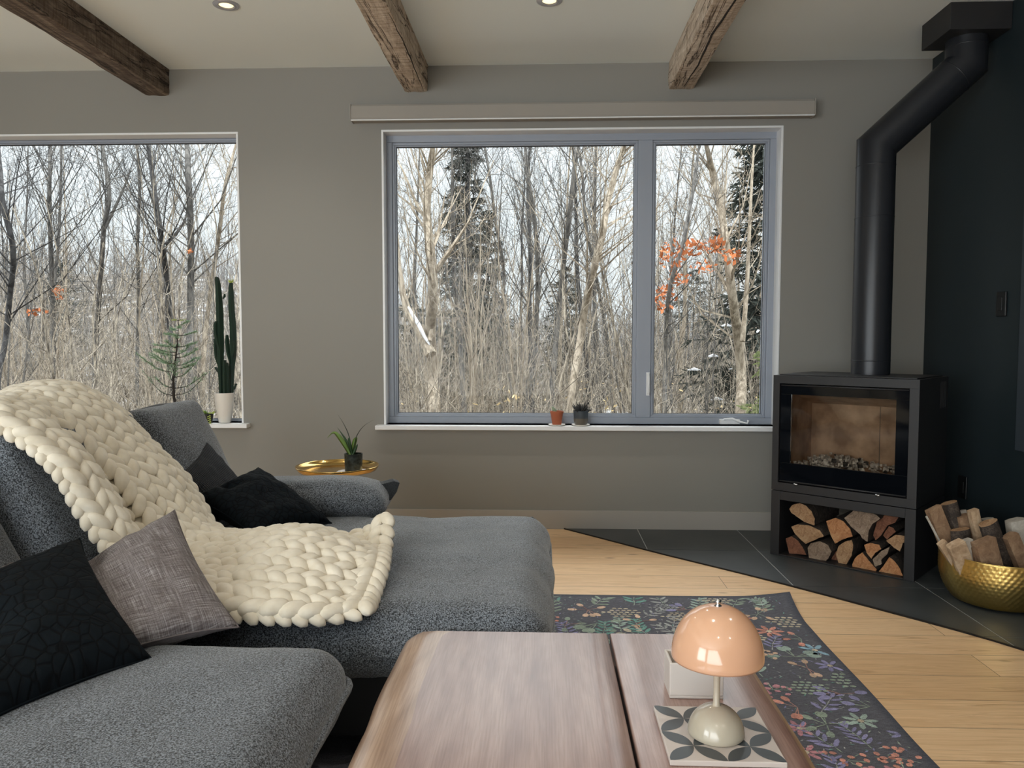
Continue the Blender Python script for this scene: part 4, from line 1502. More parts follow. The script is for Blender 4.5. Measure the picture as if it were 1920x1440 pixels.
def blade(mb, base_, tip_pts, wmax, mi=0, fold=0.25):
    pts = [Vector(base_)] + [Vector(p) for p in tip_pts]
    # resample with catmull rom
    out = []
    g = lambda q: pts[max(0, min(len(pts) - 1, q))]
    for i in range(len(pts) - 1):
        for q in range(5): out.append(cr_spline(g(i - 1), g(i), g(i + 1), g(i + 2), q / 5))
    out.append(pts[-1])
    k = len(out)
    vs = []
    for i, p in enumerate(out):
        tg = (out[min(i + 1, k - 1)] - out[max(i - 1, 0)]).normalized()
        sd = tg.cross(Vector((0.1, -1, 0.2))).normalized()
        nn = tg.cross(sd)
        f = i / (k - 1)
        wd = wmax * (0.45 + 0.55 * math.sin(math.pi * min(1, f * 1.1 + 0.05))) * (1 - f ** 3)
        vs += [p - sd * wd + nn * wd * fold, p - nn * wd * 0.15, p + sd * wd + nn * wd * fold, p + nn * wd * 0.1]
    fs = [(i * 4 + j, i * 4 + (j + 1) % 4, (i + 1) * 4 + (j + 1) % 4, (i + 1) * 4 + j) for i in range(k - 1) for j in range(4)]
    mb.add(vs, fs, mi)


def wp(px, py, dy=0.0): return on_y(px, py, PC.y + dy)


bz = PC + Vector((0, 0, 0.066))
LEAVES = [([wp(650, 840), wp(635, 818), wp(625, 811), wp(613, 822)], 0.012, 0), ([wp(652, 832), wp(642, 815), wp(632, 801)], 0.006, 1), ([wp(655, 820), wp(645, 796), wp(632, 775)], 0.0022, 2),
          ([wp(664, 835), wp(670, 815), wp(683, 798), wp(703, 786)], 0.0022, 2), ([wp(664, 830, .02), wp(668, 822, .02), wp(671, 822, .02)], 0.011, 0), ([wp(667, 840), wp(671, 832)], 0.008, 1), ([wp(657, 838, -.01), wp(654, 822, -.01), wp(652, 828, -.01)], 0.007, 1)]
for pts, wd, mi in LEAVES:
    b = MB(); blade(b, bz + Vector((R.uniform(-.012, .012), R.uniform(-.01, .01), -0.003)), pts, wd)
    b.build('leaf' if mi < 2 else 'stalk', [m_leaf, m_leafdark, m_bladedark][mi], t, smooth=True)

# ---------------------------------------------------------------- window sill plants
SZ = W2[2] + 0.0045
SY = D - 0.008


def saucer(c, r, lab):
    b = MB(); b.lathe([(0.001, 0), (r * 0.75, 0), (r, 0.006), (r - 0.001, 0.008), (r * 0.75, 0.003), (0.001, 0.0025)], c, 40)
    o = b.build('plant_saucer', m_white_cer, smooth=True, origin=tuple(c))
    tag(o, lab, 'saucer')


c1 = Vector((on_y(1044, 797, SY).x, SY, SZ))
saucer(c1, 0.052, 'thin white saucer under the terracotta pot on the wide window sill')
p_ = c1 + Vector((0, 0, 0.003))
t = empty('potted_cactus', p_, 'small pale cactus in an orange terracotta pot on the wide window sill', 'plant')
b = MB(); pot(b, p_, 0.027, 0.037, 0.083, lip=0.014); b.build('pot', m_terra, t, auto=40)
b = MB(); b.lathe([(0.001, 0.074), (0.033, 0.072)], p_, 24); b.build('soil', m_soil, t)
b = MB()
b.tube([p_ + Vector((-0.004, 0, 0.072)), p_ + Vector((-0.010, 0, 0.085)), p_ + Vector((-0.020, 0, 0.098)), p_ + Vector((-0.030, 0, 0.110))], [0.012, 0.016, 0.014, 0.004], 10, flat=0.6)
b.tube([p_ + Vector((-0.012, 0.003, 0.072)), p_ + Vector((-0.022, 0.003, 0.088)), p_ + Vector((-0.030, 0.003, 0.098))], [0.007, 0.009, 0.003], 8, flat=0.6)
b.build('cactus_pad', m_padcactus, t, smooth=True)

c2 = Vector((on_y(1089, 797, SY).x, SY, SZ))
saucer(c2, 0.055, 'thin white saucer under the grey glazed pot on the wide window sill')
p_ = c2 + Vector((0, 0, 0.003))
t = empty('potted_succulent', p_, 'spiky dark succulent in a two-tone grey glazed pot on the wide window sill', 'plant')
b = MB(); b.lathe([(0.030, 0), (0.038, 0.006), (0.043, 0.03), (0.0445, 0.07), (0.046, 0.086), (0.041, 0.086), (0.039, 0.07), (0.03, 0.03)], p_, 40); b.build('pot', m_greypot, t, auto=50)
b = MB(); b.lathe([(0.001, 0.076), (0.041, 0.074)], p_, 24); b.build('soil', m_soil, t)
b = MB()
for k in range(46):
    a = R.uniform(0, 2 * math.pi); el = R.uniform(0.15, 1.35); ln = R.uniform(0.04, 0.068)
    d_ = Vector((math.cos(a) * math.cos(el), math.sin(a) * math.cos(el), math.sin(el)))
    q = p_ + Vector((0, 0, 0.074)) + Vector((d_.x, d_.y, 0)) * 0.008
    b.tube([q, q + d_ * ln * 0.5, q + d_ * ln * 0.85 + Vector((0, 0, 0.004)), q + d_ * ln + Vector((0, 0, 0.008))], [0.004, 0.0052, 0.003, 0.0006], 6)
b.build('leaf_rosette', m_haw, t, smooth=True)

# tall cactus in a white pot (left window)
SZ1 = W1[2] + 0.0045
p_ = Vector((on_y(422, 794, D + 0.01).x, D + 0.01, SZ1))
t = empty('potted_cactus', p_, 'tall dark columnar cactus in a white ceramic pot on the left window sill', 'plant')
b = MB(); b.lathe([(0.032, 0), (0.036, 0.004), (0.050, 0.09), (0.0565, 0.15), (0.058, 0.182), (0.053, 0.182), (0.050, 0.15), (0.04, 0.08)], p_, 48); b.build('pot', m_white_cer, t, auto=50)
b = MB(); b.lathe([(0.001, 0.170), (0.052, 0.168)], p_, 24); b.build('soil', m_soil, t)


def cactus_stem(pts_px, rpx, dy, mat=m_cactus):
    yq = p_.y + dy
    pts = [on_y(x, y, yq) for x, y in pts_px]
    out = []; rad = []
    g = lambda q: pts[max(0, min(len(pts) - 1, q))]
    gr = lambda q: rpx[max(0, min(len(pts) - 1, q))]
    for i in range(len(pts) - 1):
        for q in range(8):
            out.append(cr_spline(g(i - 1), g(i), g(i + 1), g(i + 2), q / 8)); rad.append((gr(i) * (1 - q / 8) + gr(i + 1) * q / 8) * yq / FOC)
    out.append(pts[-1]); rad.append(rpx[-1] * yq / FOC)
    vs = []; n = 12
    for i, c_ in enumerate(out):
        for j in range(n):
            a = 2 * math.pi * j / n + 0.3
            r_ = rad[i] * (1.12 if j % 3 == 0 else 0.72)
            vs.append(c_ + Vector((math.cos(a) * r_, math.sin(a) * r_, 0)))
    fs = [(i * n + j, i * n + (j + 1) % n, (i + 1) * n + (j + 1) % n, (i + 1) * n + j) for i in range(len(out) - 1) for j in range(n)]
    fs += [tuple(range(n - 1, -1, -1)), tuple((len(out) - 1) * n + j for j in range(n))]
    b = MB(); b.add(vs, fs)
    st = b.build('cactus_stem', mat, t, auto=40)
    b = MB()
    tot = (out[-1] - out[0]).length
    ns = max(3, int(tot / 0.011))
    for s_ in range(ns):
        i = min(len(out) - 2, int(s_ / ns * (len(out) - 1)))
        for j in (0, 3, 6, 9):
            a = 2 * math.pi * j / 12 + 0.3
            d_ = Vector((math.cos(a), math.sin(a), 0))
            f = s_ / ns * (len(out) - 1) - i
            q = out[i].lerp(out[i + 1], f) + d_ * rad[i] * 1.08
            b.tube([q - d_ * 0.001, q + d_ * 0.0045 + Vector((0, 0, R.uniform(-.001, .002)))], [0.0016, 0.0004], 4)
    b.build('spines', m_spine, st)
    return st


cactus_stem([(415, 745), (414, 690), (413, 640), (412, 590), (410, 550), (408, 528), (406, 519)], [3.0, 5.0, 6.0, 6.0, 5.0, 4.0, 1.5], -0.01)
cactus_stem([(434, 745), (434, 700), (437, 660), (437, 620), (434, 580), (433, 550), (433, 530)], [3.5, 4.5, 5.5, 5.5, 5.0, 4.5, 2.5], 0.01)
cactus_stem([(411, 688), (406, 670), (404, 650), (403, 635)], [2, 3, 3, 2], 0.0)
cactus_stem([(412, 655), (406, 630), (405, 610), (406, 602)], [3, 4, 4, 2], -0.02)
cactus_stem([(432, 680), (428, 660), (426, 640), (426, 628)], [2, 3.5, 3.5, 2], 0.0)
cactus_stem([(436, 670), (440, 655), (440, 640)], [2, 3, 2], -0.01)
cactus_stem([(427, 745), (427, 715), (426, 690), (425, 680)], [3, 3, 3, 2], -0.02)
cactus_stem([(422, 745), (421, 710), (421, 685), (421, 675)], [2.5, 3, 3, 2], -0.03)
cactus_stem([(411, 700), (406, 692), (404, 688)], [1.5, 2.5, 1.5], 0.0)
cactus_stem([(418, 560), (421, 556), (421, 551)], [1.5, 2, 1.2], -0.01)
cactus_stem([(439, 730), (442, 722), (443, 719)], [1.5, 2, 1.2], -0.01)
b = MB()
tp = on_y(433, 531, p_.y + 0.01)
for k in range(18):
    a = 2 * math.pi * k / 18
    d_ = Vector((math.cos(a) * 0.8, math.sin(a) * 0.8, 0.5 + 0.3 * (k % 3)))
    b.tube([tp, tp + d_ * 0.012, tp + d_ * 0.022], [0.0025, 0.002, 0.0006], 5)
b.build('flower_crown', m_tip, t)

# small trailing succulent
p_ = Vector((on_y(390, 795, D - 0.02).x, D - 0.02, SZ1))
t = empty('potted_succulent', p_, 'small yellow-green trailing succulent in a black pot on the left window sill', 'plant')
b = MB(); pot(b, p_, 0.024, 0.034, 0.058); b.build('pot', m_blackpot, t, auto=40)
b = MB(); b.lathe([(0.001, 0.05), (0.030, 0.048)], p_, 24); b.build('soil', m_soil, t)
for k in range(11):
    a = R.uniform(0, 2 * math.pi); ln = R.uniform(0.03, 0.05)
    q = p_ + Vector((math.cos(a) * 0.015, math.sin(a) * 0.015, 0.05))
    e_ = q + Vector((math.cos(a) * ln * 0.7, math.sin(a) * ln * 0.7, ln * R.uniform(0.2, 0.9)))
    b = MB(); b.tube([q, q.lerp(e_, 0.4) + Vector((0, 0, 0.006)), q.lerp(e_, 0.8), e_], [0.004, 0.009, 0.009, 0.002], 7, flat=0.5); b.build('leaf', m_leaf if k % 2 else m_tip, t, smooth=True)
q = p_ + Vector((0.022, -0.025, 0.05))
b = MB()
for k in range(9):
    b.tube([q + Vector((k * 0.0012, -0.004, -k * 0.006)), q + Vector((0.006 * (-1) ** k, -0.010, -k * 0.006 - 0.002)), q + Vector((0.011 * (-1) ** k, -0.010, -k * 0.006 - 0.006))], [0.003, 0.006, 0.001], 6, flat=0.6)
b.build('trailing_stem', m_tip, t, smooth=True)

# young pine on the left sill
p_ = Vector((on_y(331, 794, D - 0.0).x, D - 0.0, SZ1))
t = empty('potted_pine', p_, 'young indoor pine with thin dark stem at the left window behind the sofa', 'plant')
b = MB(); pot(b, p_, 0.045, 0.06, 0.11); b.build('pot', m_blackpot, t, auto=40)
b = MB(); b.lathe([(0.001, 0.1), (0.055, 0.098)], p_, 24); b.build('soil', m_soil, t)
stem = [p_ + Vector((0, 0, 0.09))] + [on_y(x, y, p_.y) for x, y in ((326, 745), (325, 710), (328, 680), (332, 650), (334, 620), (334, 601))]
b = MB(); b.tube(stem, [0.010, 0.0085, 0.007, 0.005, 0.004, 0.0025, 0.0012], 8); b.build('stem', m_pinestem, t, smooth=True)


def needle_branch(pts, dens, tipc):
    out = []
    g = lambda q: pts[max(0, min(len(pts) - 1, q))]
    for i in range(len(pts) - 1):
        for q in range(6): out.append(cr_spline(g(i - 1), g(i), g(i + 1), g(i + 2), q / 6))
    out.append(pts[-1])
    n_ = len(out)
    tot = (out[-1] - out[0]).length
    b = MB(); b.tube(out, [0.0028 - 0.0022 * i / n_ for i in range(n_)], 5)
    lines = [out[n_ // 4:]]
    if not tipc:
        for q in range(max(2, dens)):
            i = int(n_ * (0.25 + 0.6 * (q + R.random()) / max(2, dens)))
            i = min(n_ - 2, i)
            tg = (out[i + 1] - out[i]).normalized()
            sd = tg.cross(Vector((0, 0, 1))).normalized() * (1 if q % 2 else -1)
            l = tot * R.uniform(0.22, 0.42) * (1.1 - i / n_ * 0.6)
            dd = (tg * 0.8 + sd * 0.8 + Vector((0, 0, R.uniform(-0.1, 0.25)))).normalized()
            e = out[i] + dd * l
            e.y = min(e.y, D + 0.085)
            ln_ = [out[i].lerp(e, k / 5) + Vector((0, 0, 0.006 * math.sin(k / 5 * 3.14))) for k in range(6)]
            b.tube(ln_, [0.0015, 0.0013, 0.0011, 0.0009, 0.0007, 0.0004], 4)
            lines.append(ln_)
    br_ = b.build('branch', m_pinestem, t)
    b = MB()
    for ln_ in lines:
        for i in range(1, len(ln_)):
            sl = (ln_[i] - ln_[i - 1]).length
            m_ = max(1, int(sl / 0.0042 * (0.35 + 0.12 * dens)))
            tg = (ln_[i] - ln_[i - 1]).normalized()
            for q in range(m_):
                c_ = ln_[i - 1].lerp(ln_[i], q / m_)
                for s_ in (-1, 1):
                    sd = tg.cross(Vector((0, 0, 1))).normalized() * s_
                    d_ = (tg * 0.7 + sd * R.uniform(0.3, 1.1) + Vector((0, 0, R.uniform(-0.5, 0.6)))).normalized()
                    e = c_ + d_ * R.uniform(0.013, 0.025)
                    e.y = min(e.y, D + 0.088)
                    b.tube([c_, e], [0.0011, 0.0004], 3, cap=False)
    if b.v: b.build('needles', m_needle if not tipc else m_tip, br_)


lv = [(0.05, 0.25, 2, 1), (0.16, 0.23, 3, 3), (0.30, 0.24, 4, 5), (0.42, 0.17, 4, 6), (0.54, 0.19, 4, 6), (0.66, 0.15, 4, 6), (0.79, 0.11, 3, 6), (0.91, 0.06, 3, 5)]
H0, H1 = stem[1].z, stem[-1].z
for li, (f, ln, cnt, dens) in enumerate(lv):
    for k in range(cnt):
        zc_ = H0 + (H1 - H0) * min(0.97, max(0.02, f + R.uniform(-0.05, 0.05)))
        for i in range(len(stem) - 1):
            if stem[i].z <= zc_ <= stem[i + 1].z:
                q0 = stem[i].lerp(stem[i + 1], (zc_ - stem[i].z) / (stem[i + 1].z - stem[i].z))
        a = 2 * math.pi * k / cnt + li * 1.9 + R.uniform(-0.4, 0.4)
        d_ = Vector((math.cos(a), math.sin(a) * 0.45, 0))
        l2 = ln * R.uniform(0.7, 1.15); up_ = R.uniform(-0.01, 0.05)
        slope = R.uniform(0.35, 0.85) if li < 3 else R.uniform(0.02, 0.40)
        e_ = q0 + d_ * l2 + Vector((0, 0, slope * l2))
        e_.y = min(e_.y, D + 0.08)
        needle_branch([q0, q0 + d_ * l2 * 0.4 + Vector((0, 0, slope * l2 * 0.15)), q0 + d_ * l2 * 0.75 + Vector((0, 0, slope * l2 * 0.6)), e_], max(1, dens), False)
for sgn in (-1, 1):
    needle_branch([stem[-1], stem[-1] + Vector((0.014 * sgn, 0, 0.004)), stem[-1] + Vector((0.034 * sgn, 0, 0.003))], 6, True)

# ---------------------------------------------------------------- rug
RX0, RX1, RY0, RY1 = -1.05, 1.055, 0.2, 3.39
b = MB()
nx, ny = 60, 90
cols = []; vs = []
base_c = (0.110, 0.110, 0.130)


def rug_h(x, y):
    # the far right corner curls up slightly
    dx_, dy_ = RX1 - x, RY1 - y
    return 0.006 + 0.022 * max(0, 1 - math.hypot(dx_, dy_) / 0.22) ** 1.6


def rug_xy(x, y):
    # slightly drifting right edge
    return x + 0.0 * y, y


for j in range(ny + 1):
    for i in range(nx + 1):
        x = RX0 + (RX1 - RX0) * i / nx; y = RY0 + (RY1 - RY0) * j / ny
        e = 0.0
        if i == nx: e = noise.noise(Vector((0, y * 3, 0))) * 0.006
        corner = 0.035 * max(0, 1 - math.hypot(RX1 - x, RY1 - y) / 0.3)
        vs.append((x + e + corner, y + (noise.noise(Vector((x * 3, 9, 0))) * 0.006 if j == ny else 0) + corner * 0.3, rug_h(x, y)))
        edge = i >= nx - 0 or j >= ny - 0 or i == 0 or j == 0
        cols.append((0.06, 0.065, 0.085) if edge else base_c)
fs = [(j * (nx + 1) + i, j * (nx + 1) + i + 1, (j + 1) * (nx + 1) + i + 1, (j + 1) * (nx + 1) + i) for j in range(ny) for i in range(nx)]
b.add(vs, fs, 0, cols)
# skirt down to the floor
per = [i for i in range(nx + 1)] + [j * (nx + 1) + nx for j in range(1, ny + 1)] + [ny * (nx + 1) + i for i in range(nx - 1, -1, -1)] + [j * (nx + 1) for j in range(ny - 1, 0, -1)]
sk = [vs[i] for i in per]
nn_ = len(per)
low = [(p[0], p[1], max(0.0, p[2] - 0.006) if p[2] > 0.0075 else 0.0003) for p in sk]
b.add(sk + low, [(i, (i + 1) % nn_, nn_ + (i + 1) % nn_, nn_ + i) for i in range(nn_)], 0, (0.05, 0.055, 0.075))
# bottom
b.add([(RX0, RY0, 0.0003), (RX1, RY0, 0.0003), (RX1, RY1 - 0.3, 0.0003), (RX0, RY1 - 0.3, 0.0003)], [(3, 2, 1, 0)], 0, (0.05, 0.05, 0.06))
sage, mint, teal = (0.27, 0.33, 0.26), (0.33, 0.42, 0.37), (0.14, 0.29, 0.25)
pink, coral, peach, lav = (0.50, 0.24, 0.27), (0.56, 0.26, 0.20), (0.60, 0.42, 0.30), (0.25, 0.24, 0.40)
beige, grey, sky = (0.50, 0.44, 0.33), (0.34, 0.35, 0.34), (0.24, 0.38, 0.46)
rg = random.Random(41)
layer = [0]


def leafpoly(cx, cy, ang, ln, wd, col, n=6):
    if not (RX0 + 0.02 < cx < RX1 - 0.03 and RY0 < cy < RY1 - 0.03): return
    z = rug_h(cx, cy) + 0.0006 + (layer[0] % 7) * 0.00012
    layer[0] += 1
    ca, sa = math.cos(ang), math.sin(ang)
    pts = []
    for k in range(n):
        t_ = 2 * math.pi * k / n
        u, v = math.cos(t_) * ln / 2, math.sin(t_) * wd / 2 * (1.0 if abs(math.cos(t_)) < 0.9 else 0.4)
        x_, y_ = cx + u * ca - v * sa, cy + u * sa + v * ca
        pts.append((x_, y_, z + (rug_h(x_, y_) - rug_h(cx, cy))))
    k_ = rg.uniform(0.95, 1.45)
    b.add(pts, [tuple(range(n))], 0, tuple(c_ * k_ for c_ in col))


def strip(x0, y0, x1, y1, wd, col):
    leafpoly((x0 + x1) / 2, (y0 + y1) / 2, math.atan2(y1 - y0, x1 - x0), math.hypot(x1 - x0, y1 - y0) * 1.1, wd, col, 6)


def sprig(x, y, ang, size, col, lcol):
    n = rg.randint(4, 6)
    px_, py_ = x, y
    for k in range(n):
        a = ang + rg.uniform(-0.18, 0.18)
        qx, qy = px_ + math.cos(a) * size / n, py_ + math.sin(a) * size / n
        strip(px_, py_, qx, qy, 0.0045, col)
        for s_ in (-1, 1):
            l2 = size * 0.34 * (1 - 0.4 * k / n)
            aa = a + s_ * 0.85
            leafpoly(qx + math.cos(aa) * l2 * 0.55, qy + math.sin(aa) * l2 * 0.55, aa, l2, l2 * 0.30, lcol)
        px_, py_ = qx, qy
    leafpoly(px_, py_, ang, size * 0.25, size * 0.09, lcol)


def berries(x, y, size, col, stemc):
    for k in range(rg.randint(12, 20)):
        a, r_ = rg.uniform(0, 6.3), size * 0.5 * math.sqrt(rg.random())
        leafpoly(x + math.cos(a) * r_, y + math.sin(a) * r_, rg.uniform(0, 3), 0.022, 0.017, col, 7)
    for k in range(4):
        a = rg.uniform(0, 6.3)
        strip(x, y, x + math.cos(a) * size * 0.5, y + math.sin(a) * size * 0.5, 0.003, stemc)


def daisy(x, y, size, col):
    for k in range(7):
        a = k * 6.283 / 7
        leafpoly(x + math.cos(a) * size * 0.28, y + math.sin(a) * size * 0.28, a, size * 0.42, size * 0.17, col)
    leafpoly(x, y, 0, size * 0.2, size * 0.2, beige, 7)


def scales(x, y, size, col):
    for r_ in range(-2, 3):
        for c_ in range(-3 + abs(r_), 4 - abs(r_)):
            leafpoly(x + (c_ + 0.5 * (r_ % 2)) * size * 0.16, y + r_ * size * 0.15, 0, size * 0.14, size * 0.10, col)


def bigleafs(x, y, size, c1_, c2_):
    for k in range(rg.randint(4, 6)):
        a = rg.uniform(0, 6.28)
        x1_, y1_ = x + math.cos(a) * size * 0.5, y + math.sin(a) * size * 0.5
        strip(x, y, x1_, y1_, 0.004, c2_)
        leafpoly(x1_, y1_, a, size * 0.32, size * 0.2, c1_, 8)


pts_used = []
tries = 0
while tries < 9000 and len(pts_used) < 900:
    tries += 1
    x, y = rg.uniform(-0.1, RX1 - 0.02), rg.uniform(0.9, RY1 - 0.04)
    s_ = rg.uniform(0.11, 0.17)
    if any((x - q[0]) ** 2 + (y - q[1]) ** 2 < ((s_ + q[2]) * 0.34) ** 2 for q in pts_used): continue
    pts_used.append((x, y, s_))
    k = rg.random()
    if k < 0.28: sprig(x - s_ * 0.3, y - s_ * 0.4, rg.uniform(0.9, 2.2), s_ * 1.15, grey if rg.random() < .4 else sage, rg.choice([sage, mint, grey, teal, lav]))
    elif k < 0.48: berries(x, y, s_ * 0.95, rg.choice([pink, coral, peach, pink]), sage)
    elif k < 0.62: daisy(x, y, s_ * 0.75, rg.choice([pink, mint, lav, coral, sky]))
    elif k < 0.76: scales(x, y, s_ * 0.95, rg.choice([beige, beige, grey, sage]))
    else: bigleafs(x, y, s_ * 1.0, rg.choice([peach, beige, coral, lav, sage, mint]), rg.choice([sage, (0.35, 0.20, 0.17)]))
for k in range(2600):   # small filler flecks
    leafpoly(rg.uniform(-0.1, RX1 - 0.03), rg.uniform(0.9, RY1 - 0.03), rg.uniform(0, 3.1), rg.uniform(0.008, 0.022), rg.uniform(0.003, 0.006), rg.choice([grey, grey, sage, (0.13, 0.13, 0.17), lav, teal]), 4)
o = b.build('area_rug', m_rug, origin=(0, 2, 0))
tag(o, 'dark rug with small multicoloured flowers and leaves on the oak floor', 'rug')

# ---------------------------------------------------------------- coffee table
TZ = 0.40
t = empty('coffee_table', (0.06, 1.3, 0), 'walnut coffee table with live edges and a dark gap between its boards', 'coffee table')
YN, YF = 0.62, 1.917
TT = 0.05


def slab(xl, xr, left_live, right_live, name):
    n = 60
    sect_n = None
    vs = []
    for i in range(n + 1):
        y = YN + (YF - YN) * i / n
        wob = noise.noise(Vector((0.3, y * 2.6, 0))) * 0.010 + noise.noise(Vector((1.3, y * 8, 0))) * 0.004
        wob2 = noise.noise(Vector((5.3, y * 2.6, 0))) * 0.008
        L_ = xl + (wob if left_live else 0); R_ = xr + (wob2 if right_live else 0)
        endr = 0.0
        d_end = min(i, n - i)
        if left_live and i == n: L_ += 0.02
        if left_live and i == n - 1: L_ += 0.006
        sec = []
        if left_live:
            sec += [(L_ + 0.045, TZ - TT), (L_ + 0.012, TZ - TT + 0.006), (L_ - 0.004, TZ - 0.030), (L_ + 0.004, TZ - 0.012), (L_ + 0.018, TZ - 0.003), (L_ + 0.055, TZ), (L_ + 0.09, TZ)]
        else:
            sec += [(L_ + 0.05, TZ - TT), (L_ + 0.003, TZ - TT), (L_, TZ - TT + 0.003), (L_, TZ - 0.010), (L_, TZ - 0.003), (L_ + 0.003, TZ), (L_ + 0.05, TZ)]
        if right_live:
            sec += [(R_ - 0.07, TZ), (R_ - 0.035, TZ), (R_ - 0.014, TZ - 0.004), (R_, TZ - 0.014), (R_ + 0.003, TZ - 0.030), (R_ - 0.012, TZ - TT + 0.005), (R_ - 0.04, TZ - TT)]
        else:
            sec += [(R_ - 0.05, TZ), (R_ - 0.003, TZ), (R_, TZ - 0.003), (R_, TZ - 0.010), (R_, TZ - TT + 0.003), (R_ - 0.003, TZ - TT), (R_ - 0.05, TZ - TT)]
        sect_n = len(sec)
        for (x, z) in sec: vs.append((x, y, z))
    fs = []; ms = []
    for i in range(n):
        for j in range(sect_n):
            fs.append((i * sect_n + j, (i + 1) * sect_n + j, (i + 1) * sect_n + (j + 1) % sect_n, i * sect_n + (j + 1) % sect_n))
            live = (left_live and j in (1, 2, 3, 4)) or (right_live and j in (9, 10, 11))
            ms.append(1 if live or (left_live and j == 5) else 0)
    b = MB(); b.add(vs, []); b.f = fs; b.m = ms
    b.f += [tuple(range(sect_n)), tuple(n * sect_n + j for j in range(sect_n - 1, -1, -1))]; b.m += [0, 0]
    return b.build(name, [m_walnut, m_sap], t, auto=50)


slab(-0.345, 0.1635, True, False, 'tabletop_board')
slab(0.170, 0.480, False, True, 'tabletop_board')
b = MB(); b.box(-0.25, 0.40, YN + 0.08, YF - 0.08, 0.335, TZ - TT); b.build('apron', m_blackmetal, t, bevel=0.003)
for (x, y) in ((-0.22, YN + 0.12), (0.36, YN + 0.12), (-0.22, YF - 0.14), (0.36, YF - 0.14)):
    b = MB(); b.box(x - 0.025, x + 0.025, y - 0.025, y + 0.025, 0.0085, 0.335); b.build('leg', m_blackmetal, t, bevel=0.003)

# patterned tile
tl = Vector((0.222, 1.312, TZ + 0.0004))
t = empty('patterned_tile', (0.322, 1.413, TZ), 'square white tile with grey overlapping petal pattern under the lamp', 'tile')
TS = 0.2015
b = MB(); b.box(tl.x, tl.x + TS, tl.y, tl.y + TS, tl.z, tl.z + 0.010)
b.build('tile_body', base('matt_cream_tile', (0.60, 0.54, 0.50), 0.35), t, bevel=0.0015)
m_petal = base('grey_petal_glaze', (0.068, 0.078, 0.085), 0.32)
b = MB()
cell = TS / 2
zc_ = tl.z + 0.0103
segs = []
# circles of radius cell/sqrt2 on a half-offset grid: petals run corner to corner of each cell's diamond
for i in range(-1, 3):
    for j in range(-1, 3):
        for (ax_, ay_, bx_, by_) in ((i, j, i + .5, j + .5), (i + .5, j + .5, i + 1, j), (i + .5, j + .5, i + 1, j + 1), (i, j + 1, i + .5, j + .5)):
            segs.append((ax_ * cell, ay_ * cell, bx_ * cell, by_ * cell))
for (ax_, ay_, bx_, by_) in segs:
    dx_, dy_ = bx_ - ax_, by_ - ay_
    ln = math.hypot(dx_, dy_); ux, uy = dx_ / ln, dy_ / ln
    poly = []
    for s_ in (1, -1):
        for k in range(11):
            f = k / 10 if s_ == 1 else 1 - k / 10
            h_ = s_ * ln * 0.215 * math.sin(math.pi * f) ** 0.85
            if k == 10: continue
            poly.append(Vector((ax_ + dx_ * f - uy * h_, ay_ + dy_ * f + ux * h_)))
    for fn in (lambda p: p.x - 0.001, lambda p: TS - 0.001 - p.x, lambda p: p.y - 0.001, lambda p: TS - 0.001 - p.y):
        if len(poly) > 2: poly = clip_poly(poly, fn)
    if len(poly) > 2:
        b.add([(tl.x + p.x, tl.y + p.y, zc_) for p in poly], [tuple(range(len(poly)))])
b.build('petal_pattern', m_petal, t)

# table lamp
LC = Vector((0.3215, 1.405, TZ + 0.0108))
t = empty('table_lamp', LC, 'small mushroom table lamp with a glowing peach dome shade on the tile', 'lamp')
b = MB()
hb, rb_ = 0.056, 0.0515
b.lathe([(rb_ - 0.004, 0.0), (rb_, 0.004)] + [(rb_ * math.cos(a), 0.004 + (hb - 0.004) * math.sin(a)) for a in [math.pi / 2 * k / 14 for k in range(1, 14)]] + [(0.001, hb)], LC, 56)
b.build('base', m_lampcream, t, smooth=True)
b = MB(); b.lathe([(0.0105, hb - 0.006), (0.0062, hb + 0.004), (0.0058, 0.09), (0.0066, 0.12), (0.0095, 0.165), (0.012, 0.20)], LC, 24)
b.build('stem', m_lampcream, t, smooth=True)
b = MB()
sz, rs, hs = 0.146, 0.0835, 0.094
prof = [(rs - 0.004, 0.0), (rs - 0.001, -0.0015), (rs, 0.002)]
for k in range(1, 22):
    a = math.pi / 2 * k / 22
    prof.append((rs * math.cos(a) ** 0.9, 0.002 + hs * math.sin(a) ** 1.05))
prof.append((0.003, hs + 0.002)); prof.append((0.003, hs - 0.001))
for k in range(20, 0, -1):
    a = math.pi / 2 * k / 22
    prof.append(((rs - 0.003) * math.cos(a) ** 0.9, 0.0005 + (hs - 0.003) * math.sin(a) ** 1.05))
prof.append((rs - 0.004, 0.0))
b.lathe(prof, LC + Vector((0, 0, sz)), 64)
sh = b.build('lamp_shade', m_opal, t, smooth=True)
P(m_opal).inputs['Emission Color'].default_value = (1.0, 0.42, 0.18, 1)
P(m_opal).inputs['Emission Strength'].default_value = 0.07
b = MB(); b.lathe([(0.0065, 0), (0.007, 0.001), (0.004, 0.003), (0.0058, 0.007), (0.0055, 0.011), (0.0025, 0.0135), (0.0005, 0.014)], LC + Vector((0, 0, sz + hs + 0.001)), 20)
b.build('finial', m_chrome, t, smooth=True)

